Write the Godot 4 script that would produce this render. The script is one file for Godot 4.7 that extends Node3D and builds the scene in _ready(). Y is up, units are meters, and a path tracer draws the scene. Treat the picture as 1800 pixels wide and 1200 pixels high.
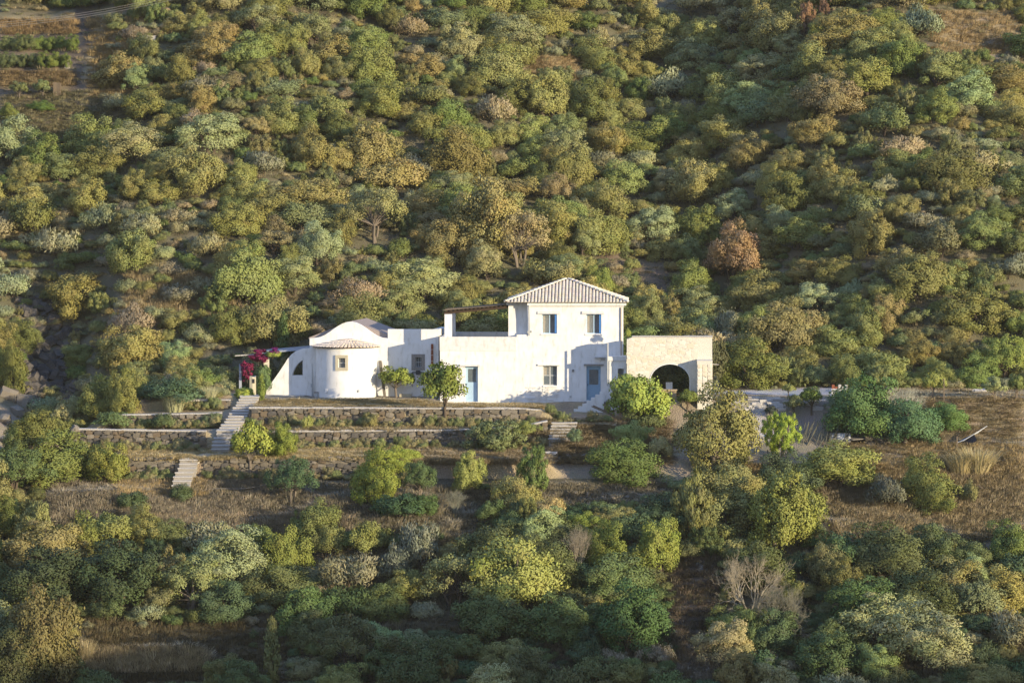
extends Node3D
# A white house and a vaulted chapel on a scrub hillside, low evening sun from the front right.
# World: x right, y up, z towards the camera, metres. The house stands at the origin, the camera 180 m away across the valley.

const EYE := Vector3(0.0, 10.5, 180.0)
const AIM := Vector3(0.0, 3.6, 0.0)
const PPM := 5400.0          # survey units (1/1800 of the picture width) per metre at one metre
var rng := RandomNumberGenerator.new()
var noise := FastNoiseLite.new()
var fine := FastNoiseLite.new()
var taken := {}
var said := {}

# ---------------------------------------------------------------- mesh collector
class MB:
	var v := PackedVector3Array()
	var n := PackedVector3Array()
	var c := PackedColorArray()
	var ix := PackedInt32Array()
	var col := Color(1, 1, 1)
	func tri(a: Vector3, b: Vector3, d: Vector3) -> void:
		var nn := (d - a).cross(b - a).normalized()
		var k := v.size()
		v.append(a); v.append(b); v.append(d)
		n.append(nn); n.append(nn); n.append(nn)
		c.append(col); c.append(col); c.append(col)
		ix.append(k); ix.append(k + 1); ix.append(k + 2)
	func quad(a: Vector3, b: Vector3, d: Vector3, e: Vector3) -> void:   # clockwise seen from the front
		var nn := (d - a).cross(b - a)
		if nn.length_squared() < 1e-14:
			nn = (e - a).cross(d - a)
		nn = nn.normalized()
		var k := v.size()
		v.append(a); v.append(b); v.append(d); v.append(e)
		for j in 4:
			n.append(nn); c.append(col)
		ix.append_array(PackedInt32Array([k, k + 1, k + 2, k, k + 2, k + 3]))
	func box(a: Vector3, b: Vector3) -> void:   # two opposite corners
		var lo := Vector3(minf(a.x, b.x), minf(a.y, b.y), minf(a.z, b.z))
		var hi := Vector3(maxf(a.x, b.x), maxf(a.y, b.y), maxf(a.z, b.z))
		boxt(Transform3D(Basis.from_scale(hi - lo), (lo + hi) * 0.5))
	func boxt(t: Transform3D) -> void:          # unit cube under a transform
		var p: Array[Vector3] = []
		for k in 8:
			p.append(t * Vector3(-0.5 if k & 1 == 0 else 0.5, -0.5 if k & 2 == 0 else 0.5, -0.5 if k & 4 == 0 else 0.5))
		quad(p[4], p[6], p[7], p[5]); quad(p[1], p[3], p[2], p[0]); quad(p[0], p[2], p[6], p[4])
		quad(p[5], p[7], p[3], p[1]); quad(p[2], p[3], p[7], p[6]); quad(p[0], p[4], p[5], p[1])
	func bar(a: Vector3, b: Vector3, wide: float, high: float) -> void:
		var z := b - a
		var up := Vector3.UP if absf(z.normalized().y) < 0.95 else Vector3.RIGHT
		var x := up.cross(z).normalized()
		var y := z.cross(x).normalized()
		boxt(Transform3D(Basis(x * wide, y * high, z), (a + b) * 0.5))
	func tube(p: PackedVector3Array, r: PackedFloat32Array, sides: int, closed := true) -> void:
		var rows := p.size()
		var k0 := v.size()
		var side := Vector3.RIGHT
		for j in rows:
			var d := (p[mini(j + 1, rows - 1)] - p[maxi(j - 1, 0)]).normalized()
			var x := side - d * d.dot(side)
			if x.length() < 0.1:
				x = Vector3.FORWARD - d * d.dot(Vector3.FORWARD)
			x = x.normalized()
			side = x
			var y := d.cross(x)
			for s in sides:
				var a := TAU * s / sides
				var o := x * cos(a) + y * sin(a)
				v.append(p[j] + o * r[j]); n.append(o); c.append(col)
		for j in rows - 1:
			for s in sides:
				var a := k0 + j * sides + s
				var b := k0 + j * sides + (s + 1) % sides
				ix.append_array(PackedInt32Array([a, a + sides, b, b, a + sides, b + sides]))
		if closed:
			for e in [0, rows - 1]:
				var k := v.size()
				var nn := (p[0] - p[1]).normalized() if e == 0 else (p[rows - 1] - p[rows - 2]).normalized()
				v.append(p[e]); n.append(nn); c.append(col)
				for s in sides:
					v.append(v[k0 + e * sides + s]); n.append(nn); c.append(col)
				for s in sides:
					if e == 0:
						ix.append_array(PackedInt32Array([k, k + 1 + s, k + 1 + (s + 1) % sides]))
					else:
						ix.append_array(PackedInt32Array([k, k + 1 + (s + 1) % sides, k + 1 + s]))
	func prism(pts: PackedVector2Array, z0: float, z1: float) -> void:   # an outline in x, y extruded from z0 (front) to z1 (back)
		var t := Geometry2D.triangulate_polygon(pts)
		for k in range(0, t.size(), 3):
			var a := pts[t[k]]; var b := pts[t[k + 1]]; var d := pts[t[k + 2]]
			if (b - a).cross(d - a) > 0:
				var s := b; b = d; d = s
			tri(Vector3(a.x, a.y, z0), Vector3(b.x, b.y, z0), Vector3(d.x, d.y, z0))
			tri(Vector3(a.x, a.y, z1), Vector3(d.x, d.y, z1), Vector3(b.x, b.y, z1))
		var m := pts.size()
		var ccw := not Geometry2D.is_polygon_clockwise(pts)
		for k in m:
			var a := pts[k]; var b := pts[(k + 1) % m]
			if ccw:
				quad(Vector3(a.x, a.y, z1), Vector3(a.x, a.y, z0), Vector3(b.x, b.y, z0), Vector3(b.x, b.y, z1))
			else:
				quad(Vector3(b.x, b.y, z1), Vector3(b.x, b.y, z0), Vector3(a.x, a.y, z0), Vector3(a.x, a.y, z1))
	func holed(u0: float, u1: float, y0: float, y1: float, w: float, t: float, holes: Array) -> void:   # a wall facing +z with rectangular openings [u0, u1, y0, y1]
		var us := [u0, u1]
		var ys := [y0, y1]
		for h in holes:
			us.append_array([h[0], h[1]]); ys.append_array([h[2], h[3]])
		us.sort(); ys.sort()
		for a in us.size() - 1:
			for b in ys.size() - 1:
				var ua: float = us[a]; var ub: float = us[a + 1]; var ya: float = ys[b]; var yb: float = ys[b + 1]
				if ub - ua < 1e-4 or yb - ya < 1e-4:
					continue
				var um := (ua + ub) * 0.5
				var ym := (ya + yb) * 0.5
				var open := false
				for h in holes:
					if um > h[0] and um < h[1] and ym > h[2] and ym < h[3]:
						open = true
				if not open:
					quad(Vector3(ua, ya, w), Vector3(ua, yb, w), Vector3(ub, yb, w), Vector3(ub, ya, w))
					quad(Vector3(ub, ya, w - t), Vector3(ub, yb, w - t), Vector3(ua, yb, w - t), Vector3(ua, ya, w - t))
		for h in holes:
			var a: float = h[0]; var b: float = h[1]; var d: float = h[2]; var e: float = h[3]
			quad(Vector3(a, d, w), Vector3(a, d, w - t), Vector3(a, e, w - t), Vector3(a, e, w))
			quad(Vector3(b, d, w - t), Vector3(b, d, w), Vector3(b, e, w), Vector3(b, e, w - t))
			quad(Vector3(a, e, w), Vector3(a, e, w - t), Vector3(b, e, w - t), Vector3(b, e, w))
			quad(Vector3(a, d, w - t), Vector3(a, d, w), Vector3(b, d, w), Vector3(b, d, w - t))
		quad(Vector3(u0, y0, w - t), Vector3(u0, y1, w - t), Vector3(u0, y1, w), Vector3(u0, y0, w))
		quad(Vector3(u1, y0, w), Vector3(u1, y1, w), Vector3(u1, y1, w - t), Vector3(u1, y0, w - t))
		quad(Vector3(u0, y1, w), Vector3(u0, y1, w - t), Vector3(u1, y1, w - t), Vector3(u1, y1, w))
		quad(Vector3(u0, y0, w - t), Vector3(u0, y0, w), Vector3(u1, y0, w), Vector3(u1, y0, w - t))
	func done() -> ArrayMesh:
		var a := []
		a.resize(Mesh.ARRAY_MAX)
		a[Mesh.ARRAY_VERTEX] = v
		a[Mesh.ARRAY_NORMAL] = n
		a[Mesh.ARRAY_COLOR] = c
		a[Mesh.ARRAY_INDEX] = ix
		var m := ArrayMesh.new()
		m.add_surface_from_arrays(Mesh.PRIMITIVE_TRIANGLES, a)
		return m

# ---------------------------------------------------------------- naming
func numbered(called: String) -> String:
	var k: int = taken.get(called, 0)
	taken[called] = k + 1
	return called if k == 0 else "%s_%03d" % [called, k]

func tag(o: Node3D, label: String, category: String, group := "") -> Node3D:
	o.set_meta("label", label)
	o.set_meta("category", category)
	if group != "":
		o.set_meta("group", group)
	return o

func thing(called: String, label: String, category: String, at := Vector3.ZERO, turn := 0.0, group := "") -> Node3D:
	var o := Node3D.new()
	o.name = numbered(called)
	add_child(o)
	o.position = at
	o.rotation.y = turn
	return tag(o, label, category, group)

func put(called: String, mesh: Mesh, mat: Material, parent: Node = null) -> MeshInstance3D:
	var o := MeshInstance3D.new()
	o.mesh = mesh
	o.material_override = mat
	if parent == null:
		o.name = numbered(called)
		add_child(o)
	else:
		o.name = called
		if parent.has_node(called):
			var k := 1
			while parent.has_node("%s_%03d" % [called, k]):
				k += 1
			o.name = "%s_%03d" % [called, k]
		parent.add_child(o, true)
	return o

func struct(called: String, mesh: Mesh, mat: Material) -> MeshInstance3D:
	var o := put(called, mesh, mat)
	o.set_meta("kind", "structure")
	return o

# ---------------------------------------------------------------- materials
func lin(r: float, g: float, b: float) -> Color:
	return Color(r, g, b).linear_to_srgb()

func noise_tex(freq: float, seed_: int, lo: Color, hi: Color, size := 512, kind := FastNoiseLite.TYPE_SIMPLEX_SMOOTH, octaves := 5) -> NoiseTexture2D:
	var f := FastNoiseLite.new()
	f.seed = seed_
	f.noise_type = kind
	f.frequency = freq
	f.fractal_octaves = octaves
	var t := NoiseTexture2D.new()
	t.width = size
	t.height = size
	t.seamless = true
	t.noise = f
	var g := Gradient.new()
	g.set_color(0, lo)
	g.set_color(1, hi)
	t.color_ramp = g
	return t

func flat_mat(c: Color, rough := 0.85, spec := 0.3) -> StandardMaterial3D:
	var m := StandardMaterial3D.new()
	m.albedo_color = c
	m.roughness = rough
	m.metallic_specular = spec
	m.cull_mode = BaseMaterial3D.CULL_DISABLED
	return m

func grain_mat(c: Color, tex: Texture2D, scale: float, bump: Texture2D = null, depth := 1.0, bscale := 1.0, rough := 0.9) -> StandardMaterial3D:
	var m := flat_mat(c, rough, 0.25)
	m.albedo_texture = tex
	m.uv1_triplanar = true
	m.uv1_world_triplanar = true
	m.uv1_scale = Vector3.ONE * scale
	if bump:
		m.heightmap_enabled = true
		m.heightmap_texture = bump
		m.heightmap_scale = depth
	return m

func tint(c: Color) -> Color:
	return Color(c.r * 1.1, c.g * 1.15, c.b * 1.04) if c.r > 0.4 * c.g and c.r < 0.999 else c

var leaf_mats := {}
func leaf_mat(c: Color, back := 0.35) -> StandardMaterial3D:   # c: linear base colour
	c = tint(c)
	var key := "%.3f %.3f %.3f %.2f" % [c.r, c.g, c.b, back]
	if not leaf_mats.has(key):
		var m := flat_mat(c.linear_to_srgb(), 0.62, 0.28)
		m.vertex_color_use_as_albedo = true
		if back > 0.0:
			m.backlight_enabled = true
			m.backlight = Color(back, back, back * 0.6)
		leaf_mats[key] = m
	return leaf_mats[key]

# ---------------------------------------------------------------- survey: where a direction from the photographer's stand meets the ground
func project(p: Vector3) -> Vector2:
	var f := (AIM - EYE).normalized()
	var up := Vector3(0, cos(asin(f.y)), sin(asin(f.y)) )
	var r := p - EYE
	var d := r.dot(f)
	up = Vector3(1, 0, 0).cross(f).normalized()
	return Vector2(900.0 + PPM * r.x / d, 600.0 - PPM * r.dot(up) / d)

func sight(px: float, py: float) -> Vector3:
	var f := (AIM - EYE).normalized()
	var up := Vector3(1, 0, 0).cross(f).normalized()
	return (f + Vector3(1, 0, 0) * ((px - 900.0) / PPM) + up * ((600.0 - py) / PPM)).normalized()

func ground_seen(px: float, py: float) -> Vector3:
	var d := sight(px, py)
	var a := 130.0
	var t := a
	while t < 330.0:
		var p := EYE + d * t
		if p.y < height(p.x, p.z):
			break
		a = t
		t += 0.7
	var b := t
	for k in 8:
		var m := (a + b) * 0.5
		var p := EYE + d * m
		if p.y < height(p.x, p.z):
			b = m
		else:
			a = m
	var q := EYE + d * ((a + b) * 0.5)
	q.y = height(q.x, q.z)
	return q

func mpp(p: Vector3) -> float:      # metres per survey unit at a place
	return (EYE - p).length() / PPM

# ---------------------------------------------------------------- terrain
func piece(z: float, k: Array) -> float:
	var m := k.size()
	if z <= k[0][0]:
		return k[0][1]
	for j in m - 1:
		if z <= k[j + 1][0]:
			return lerpf(k[j][1], k[j + 1][1], (z - k[j][0]) / maxf(k[j + 1][0] - k[j][0], 1e-5))
	return k[m - 1][1]

var mid := [[-6.0, 0.1], [-1.0, 0.0], [3.0, -0.02], [5.25, -0.1], [5.35, -1.1], [6.95, -1.16], [7.25, -1.2], [7.35, -2.14], [11.15, -2.5], [11.25, -3.5], [17.0, -5.4], [21.0, -7.4], [26.0, -9.7], [31.0, -11.8], [40.0, -16.0], [62.0, -25.0], [190.0, -34.0]]
var west := [[-6.0, 0.4], [-1.0, 0.35], [2.2, 0.24], [2.3, -0.28], [4.75, -0.4], [4.85, -1.18], [8.25, -1.1], [8.35, -2.2], [11.15, -2.5], [11.25, -3.5], [17.0, -5.4], [21.0, -7.4], [26.0, -9.7], [31.0, -11.8], [40.0, -16.0], [62.0, -25.0], [190.0, -34.0]]
var east := [[-6.0, 0.4], [-1.0, 0.1], [0.8, 0.05], [1.3, -0.38], [5.0, -0.8], [6.2, -0.9], [9.8, -2.5], [11.4, -3.6], [17.0, -5.6], [21.0, -7.6], [26.0, -9.8], [31.0, -11.9], [40.0, -16.0], [62.0, -25.0], [190.0, -34.0]]
var yard := [[-6.0, 0.8], [-1.0, 0.5], [3.2, 0.3], [4.5, -0.9], [5.6, -1.65], [9.8, -2.75], [11.4, -3.7], [17.0, -5.7], [21.0, -7.6], [26.0, -9.8], [31.0, -11.9], [40.0, -16.0], [62.0, -25.0], [190.0, -34.0]]
var wild := [[-6.0, -0.2], [0.0, -0.9], [6.0, -2.2], [11.0, -3.2], [17.0, -5.3], [21.0, -7.3], [26.0, -9.7], [31.0, -11.8], [40.0, -16.0], [62.0, -25.0], [190.0, -34.0]]

func height(x: float, z: float) -> float:
	var y := 0.0
	if x < -15.6:
		var k := smoothstep(-16.6, -15.6, x)
		y = lerpf(piece(z, west), piece(z, mid), k) if k > 0.0 else piece(z, west)
		var e := smoothstep(-25.0, -29.0, x)
		if e > 0.0:
			y = lerpf(y, piece(z, wild), e)
	elif x > 1.5:
		y = lerpf(piece(z, mid), piece(z, east), smoothstep(1.7, 2.8, x))
		y = lerpf(y, piece(z, yard), smoothstep(5.9, 6.6, x))
	else:
		y = piece(z, mid)
	if x < -4.0 and z < 3.0 and z > -7.0:
		y += 0.2 * smoothstep(-4.0, -4.6, x) * smoothstep(3.0, -0.5, z) * smoothstep(-7.0, -5.0, z)
	if x > -19.5 and x < -14.7 and z > 0.3 and z < 14.2:      # the cut in which the stairs lie
		if x > -16.95 and z < 9.65:
			y = minf(y, lerpf(0.26, -1.28, (z - 0.6) / 6.6) if z < 7.2 else (-1.3 if z < 7.9 else lerpf(-1.28, -2.4, (z - 7.9) / 1.7)))
		elif x < -17.0 and x > -19.2 and z > 10.9:
			y = minf(y, lerpf(-2.66, -4.1, (z - 11.0) / 3.0))
	if z < -6.0:
		var up := -6.0 - z
		y += 0.56 * up - 0.9 * (1.0 - exp(-up * 0.25))
		# the gully above the arch and the spurs on either side of it
		var gx := 9.5 + 0.10 * up + 2.0 * sin(up * 0.13)
		var wide := 6.0 + 0.12 * up
		y -= (3.0 + 0.05 * up) * exp(-pow((x - gx) / wide, 2.0)) * smoothstep(2.0, 12.0, up)
		y += 3.2 * exp(-pow((x - 29.0 + 0.1 * up) / 9.0, 2.0)) * smoothstep(0.0, 14.0, up)
		y += 2.2 * exp(-pow((x + 17.0 + 0.12 * up) / 10.0, 2.0)) * smoothstep(2.0, 14.0, up)
	# added unseen hill on the right, shaped to shade the foot of the slope
	if x > 22.0 and z > 40.0:
		y += (41.0 + 3.4 * sin(x * 0.16 + 1.0) + 1.6 * sin(x * 0.31)) * smoothstep(24.0, 78.0, x) * exp(-pow((z - 110.0) / 32.0, 2.0))
	# ravine at the far left
	var rv := exp(-pow((x + 27.5 - 0.12 * (z + 6.0)) / 3.2, 2.0)) * smoothstep(9.0, 1.0, z) * smoothstep(-24.0, -12.0, z)
	y -= 2.4 * rv
	var rough := smoothstep(0.0, 1.0, (absf(z - 3.0) - 9.0) / 3.0)
	rough = maxf(rough, 0.25 * smoothstep(13.0, 20.0, x))
	y += rough * (noise.get_noise_2d(x, z) * 1.1 + fine.get_noise_2d(x, z) * 0.25)
	y += 0.05 * fine.get_noise_2d(x * 3.0, z * 3.0)
	return y

# ---------------------------------------------------------------- plants
func any_dir() -> Vector3:
	var z := rng.randf_range(-1.0, 1.0)
	var a := rng.randf() * TAU
	var r := sqrt(1.0 - z * z)
	return Vector3(r * cos(a), z, r * sin(a))

func leaf(mb: MB, p: Vector3, nn: Vector3, along: Vector3, l: float, w: float, soft: Vector3, tone: Color) -> void:
	var t := along - nn * along.dot(nn)
	if t.length_squared() < 1e-4:
		t = Vector3(nn.y, nn.z, nn.x)
	t = t.normalized() * (l * 0.5)
	var b := nn.cross(t).normalized() * (w * 0.5)
	var k := mb.v.size()
	mb.v.append(p - t); mb.v.append(p + b); mb.v.append(p + t); mb.v.append(p - b)
	mb.n.append(soft); mb.n.append(soft); mb.n.append(soft); mb.n.append(soft)
	mb.c.append(tone); mb.c.append(tone); mb.c.append(tone); mb.c.append(tone)
	mb.ix.append(k); mb.ix.append(k + 1); mb.ix.append(k + 2); mb.ix.append(k); mb.ix.append(k + 2); mb.ix.append(k + 3)

# clumps of leaves set through a crown of radius r and height h whose lowest leaves hang at y0
func clumps_of(p: Dictionary) -> Array:
	var out := []
	var r: float = p.r
	var h: float = p.h
	var y0: float = p.y0
	var lobes := FastNoiseLite.new()
	lobes.seed = rng.randi() % 9999
	lobes.frequency = 0.9
	var tries := 0
	while out.size() < int(p.n) and tries < 4000:
		tries += 1
		var d := any_dir()
		var low: float = p.get("low", -0.25)
		if d.y < low:
			continue
		var lobe := 0.88 + 0.62 * lobes.get_noise_3d(d.x * 1.5, d.y * 1.5, d.z * 1.5)
		var depth := sqrt(rng.randf_range(float(p.get("inside", 0.35)), 1.0))
		var rc: float = rng.randf_range(p.rc[0], p.rc[1]) * r
		var c: Vector3
		match p.get("shape", "dome"):
			"upright":
				var y := rng.randf()
				var wide: float = (1.0 - pow(absf(y - 0.35) / 0.68, 1.8)) * 0.85
				c = Vector3(d.x, 0, d.z).normalized() * (r * maxf(0.05, wide) * depth * lobe) + Vector3(0, y0 + y * (h - y0), 0)
			"ball":
				c = Vector3(d.x * r, d.y * h * 0.5, d.z * r) * (depth * lobe - rc / r * 0.5) + Vector3(0, y0 + (h - y0) * 0.5, 0)
			_:
				var k := maxf(0.2, depth * lobe - rc / r * 0.55)
				c = Vector3(d.x * r * k, 0, d.z * r * k)
				var mid_y := y0 + (h - y0) * float(p.get("belly", 0.38))
				c.y = mid_y + (d.y * (h - mid_y) * k if d.y > 0.0 else d.y * (mid_y - y0) * k * float(p.get("skirt", 1.6)))
		var tone := rng.randf_range(0.78, 1.2)
		out.append([c, rc, Color(tone * rng.randf_range(0.92, 1.14), tone, tone * rng.randf_range(0.8, 1.15)), (c - Vector3(0, y0 + (h - y0) * 0.3, 0)).normalized()])
	return out

func crown_mesh(p: Dictionary, clumps: Array) -> ArrayMesh:
	var mb := MB.new()
	var each: int = p.leaves
	var l: float = p.l
	var w: float = p.w
	var rise: float = p.get("rise", 0.3)
	var spread: float = p.get("spread", 0.9)
	var flat: float = p.get("squash", 0.85)
	for cl in clumps:
		var c: Vector3 = cl[0]
		var rc: float = cl[1]
		var tone: Color = cl[2]
		var out: Vector3 = cl[3]
		var many := int(each * pow(rc / (0.5 * (p.rc[0] + p.rc[1]) * p.r), 1.6))
		for j in many:
			var d := (any_dir() + out * 0.45 + Vector3(0, rise, 0)).normalized()
			var at := c + Vector3(d.x, d.y * flat, d.z) * (rc * pow(rng.randf(), 0.3) * (1.0 if rng.randf() > 0.12 else rng.randf_range(1.1, 1.5)))
			if at.y < float(p.get("floor", -9.0)):
				continue
			var nn := (d + any_dir() * spread).normalized()
			var soft := (nn * 0.4 + d * 0.5 + out * 0.28).normalized()
			var k := rng.randf_range(0.72, 1.3)
			var q := rng.randf_range(0.7, 1.35)
			var al := any_dir()
			if p.has("comb"):
				al = (out * 0.3 + Vector3(0, float(p.comb), 0) + al * 0.55).normalized()
				nn = (nn - al * nn.dot(al) * 0.85).normalized()
			leaf(mb, at, nn, al, l * q, w * q, soft, Color(tone.r * k, tone.g * k, tone.b * k))
	if p.get("twigs", 0) > 0:
		for j in int(p.twigs):
			var cl = clumps[rng.randi() % clumps.size()]
			var b: Vector3 = cl[0] + any_dir() * cl[1] * 0.8
			var a: Vector3 = b * 0.55 + Vector3(0, 0.1, 0)
			var k2 := rng.randf_range(1.0, 1.7)
			leaf(mb, (a + b) * 0.5, any_dir(), (b - a).normalized(), (b - a).length(), 0.025, any_dir(), Color(k2 * 1.1, k2, k2 * 0.95))
	return mb.done()

func limb(mb: MB, a: Vector3, b: Vector3, r0: float, r1: float, bend: float, sides := 5) -> void:
	var m := (a + b) * 0.5 + Vector3(rng.randf_range(-1, 1), rng.randf_range(-0.2, 0.6), rng.randf_range(-1, 1)) * bend * (b - a).length()
	var p := PackedVector3Array()
	var r := PackedFloat32Array()
	for j in 5:
		var t := j / 4.0
		p.append(a.lerp(m, t).lerp(m.lerp(b, t), t))
		r.append(lerpf(r0, r1, t))
	mb.tube(p, r, sides)

func trunk_mesh(p: Dictionary, clumps: Array) -> ArrayMesh:
	var mb := MB.new()
	var r: float = p.r
	var stems: int = p.get("stems", 1)
	var thick: float = p.get("thick", 0.05) * r
	var fork: float = p.get("fork", maxf(p.y0 + 0.15 * p.h, 0.2 * p.h))
	for s in stems:
		var foot := Vector3(rng.randf_range(-1, 1), 0, rng.randf_range(-1, 1)) * (0.0 if stems == 1 else 0.12 * r)
		var top := foot * 1.8 + Vector3(rng.randf_range(-0.1, 0.1) * r, fork, rng.randf_range(-0.1, 0.1) * r)
		limb(mb, foot - Vector3(0, 0.35, 0), top, thick * 1.5, thick, 0.08, 7)
		for j in int(p.get("limbs", 6)):
			var cl = clumps[rng.randi() % clumps.size()]
			limb(mb, top - Vector3(0, 0.05, 0), cl[0], thick * 0.62, thick * 0.12, 0.12, 4)
	return mb.done()

func twig_mesh(r: float, h: float, stems: int, depth: int, fan: float, thick: float, seed_: int) -> ArrayMesh:   # a leafless plant: every fork gets thinner
	var mb := MB.new()
	rng.seed = seed_
	for s in stems:
		var a := TAU * (s + rng.randf() * 0.7) / stems
		var d := (Vector3(cos(a), 0, sin(a)) * fan + Vector3(0, 1, 0)).normalized()
		grow(mb, Vector3(cos(a), 0, sin(a)) * r * 0.06 - d * 0.2, d, h * 0.36, thick, depth, fan)
	return mb.done()

func grow(mb: MB, a: Vector3, d: Vector3, l: float, r: float, depth: int, fan: float) -> void:
	var b := a + d * l
	var k := rng.randf_range(0.8, 1.25)
	mb.col = Color(k, k, k)
	var m := (a + b) * 0.5 + any_dir() * l * 0.07
	mb.tube(PackedVector3Array([a, m, b]), PackedFloat32Array([r, r * 0.85, r * 0.68]), 3 if depth < 4 else 5, false)
	if depth <= 0:
		return
	for j in (2 if rng.randf() < 0.35 else 3):
		var e := (d + any_dir() * (0.45 + fan * 0.35) + Vector3(0, 0.1, 0)).normalized()
		grow(mb, a.lerp(b, rng.randf_range(0.65, 1.0)), e, l * rng.randf_range(0.62, 0.86), r * 0.62, depth - 1, fan)

func tuft_mesh(blades: int, h: float, lean: float, wide: float, base: float, seed_: int) -> ArrayMesh:
	var mb := MB.new()
	rng.seed = seed_
	for j in blades:
		var a := rng.randf() * TAU
		var o := Vector3(cos(a), 0, sin(a))
		var f := o * rng.randf() * base
		var tall := h * rng.randf_range(0.55, 1.1)
		var tip := f + o * lean * tall * rng.randf_range(0.3, 1.2) + Vector3(0, tall, 0)
		var m := f.lerp(tip, 0.5) + Vector3(0, tall * 0.12, 0)
		var s := Vector3(-o.z, 0, o.x) * wide
		s = (s + any_dir() * wide * 0.6)
		var k := rng.randf_range(0.7, 1.3)
		mb.col = Color(k, k * rng.randf_range(0.93, 1.05), k * rng.randf_range(0.8, 1.1))
		mb.quad(f - s, m - s * 0.8, m + s * 0.8, f + s)
		mb.tri(m - s * 0.8, tip, m + s * 0.8)
	return mb.done()

var kinds := {}
func kind(called: String, p: Dictionary, copies: int, seed_: int) -> void:
	var made := []
	for k in copies:
		rng.seed = seed_ + k * 77
		var cl := clumps_of(p)
		made.append([crown_mesh(p, cl), trunk_mesh(p, cl)])
	kinds[called] = {"made": made, "r": p.r, "h": p.h, "foliage": p.get("foliage", "crown"), "wood": p.get("wood", "trunk")}

func grow_kinds() -> void:
	kind("oak", {"r": 2.2, "h": 3.6, "y0": -0.1, "n": 84, "rc": [0.17, 0.34], "low": -0.85, "skirt": 1.25, "belly": 0.42, "leaves": 250, "l": 0.12, "w": 0.07, "inside": 0.4, "stems": 2, "thick": 0.05}, 5, 11)
	kind("olive", {"r": 2.2, "h": 3.7, "y0": 0.0, "n": 62, "rc": [0.16, 0.34], "low": -0.75, "skirt": 1.25, "belly": 0.42, "leaves": 270, "l": 0.135, "w": 0.055, "inside": 0.5, "rise": 0.5, "stems": 2, "thick": 0.055}, 4, 31)
	kind("scrub", {"r": 1.4, "h": 1.7, "y0": -0.1, "n": 58, "rc": [0.15, 0.36], "leaves": 150, "l": 0.1, "w": 0.05, "inside": 0.4, "stems": 3, "limbs": 3, "thick": 0.025, "foliage": "foliage", "wood": "stem", "low": -0.05}, 5, 51)
	kind("dry", {"r": 1.2, "h": 1.15, "y0": 0.0, "n": 42, "rc": [0.2, 0.36], "leaves": 130, "l": 0.13, "w": 0.03, "inside": 0.3, "comb": 0.45, "stems": 3, "limbs": 4, "thick": 0.02, "foliage": "foliage", "wood": "stem", "low": -0.05, "twigs": 160}, 4, 71)
	kind("spray", {"r": 1.5, "h": 3.0, "y0": 0.0, "n": 70, "rc": [0.12, 0.24], "leaves": 150, "l": 0.17, "w": 0.045, "inside": 0.3, "comb": 0.7, "squash": 1.35, "stems": 3, "thick": 0.03, "foliage": "foliage", "wood": "stem", "low": -0.8, "skirt": 1.25}, 3, 91)
	kind("open", {"r": 2.4, "h": 3.6, "y0": 0.45, "n": 54, "rc": [0.13, 0.26], "leaves": 190, "l": 0.115, "w": 0.065, "inside": 0.6, "stems": 4, "limbs": 11, "thick": 0.03, "low": -0.2}, 3, 111)
	kind("fig", {"r": 2.0, "h": 3.2, "y0": 0.1, "n": 56, "rc": [0.22, 0.34], "leaves": 240, "l": 0.15, "w": 0.11, "inside": 0.4, "spread": 0.6, "stems": 4, "limbs": 6, "thick": 0.035, "low": -0.7, "skirt": 1.2}, 1, 131)
	kind("citrus", {"r": 1.1, "h": 2.4, "y0": 0.75, "n": 40, "rc": [0.24, 0.4], "leaves": 120, "l": 0.13, "w": 0.075, "inside": 0.25, "fork": 0.75, "thick": 0.06, "limbs": 7}, 3, 151)
	kind("pine", {"r": 1.05, "h": 2.3, "y0": 0.75, "n": 190, "rc": [0.08, 0.13], "leaves": 75, "l": 0.17, "w": 0.022, "inside": 0.6, "comb": 0.6, "squash": 1.8, "shape": "ball", "low": -1.0, "fork": 0.8, "thick": 0.07, "limbs": 10}, 1, 171)
	kind("cypress", {"r": 0.45, "h": 4.2, "y0": 0.1, "n": 90, "rc": [0.3, 0.6], "leaves": 70, "l": 0.17, "w": 0.06, "inside": 0.2, "comb": 1.5, "squash": 1.9, "shape": "upright", "low": -1.0, "fork": 1.0, "thick": 0.12, "limbs": 2}, 2, 191)
	kind("vine", {"r": 0.8, "h": 1.6, "y0": 0.0, "n": 60, "rc": [0.12, 0.3], "leaves": 70, "l": 0.1, "w": 0.08, "inside": 0.3, "foliage": "blossoms", "wood": "stem", "stems": 2, "thick": 0.02, "low": -1.0}, 2, 211)
	kinds["bare"] = {"made": [[twig_mesh(1.6, 2.6, 6, 6, 0.7, 0.05, 5), null], [twig_mesh(1.6, 2.6, 9, 5, 0.3, 0.03, 6), null]], "r": 1.6, "h": 2.6, "foliage": "twigs", "wood": "stem"}
	kinds["plume"] = {"made": [[tuft_mesh(800, 1.0, 0.6, 0.006, 0.3, 8), null], [tuft_mesh(800, 1.0, 0.42, 0.006, 0.34, 9), null]], "r": 0.6, "h": 1.0, "foliage": "blades", "wood": "stem"}

var bark: StandardMaterial3D
var pale_bark: StandardMaterial3D
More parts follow.
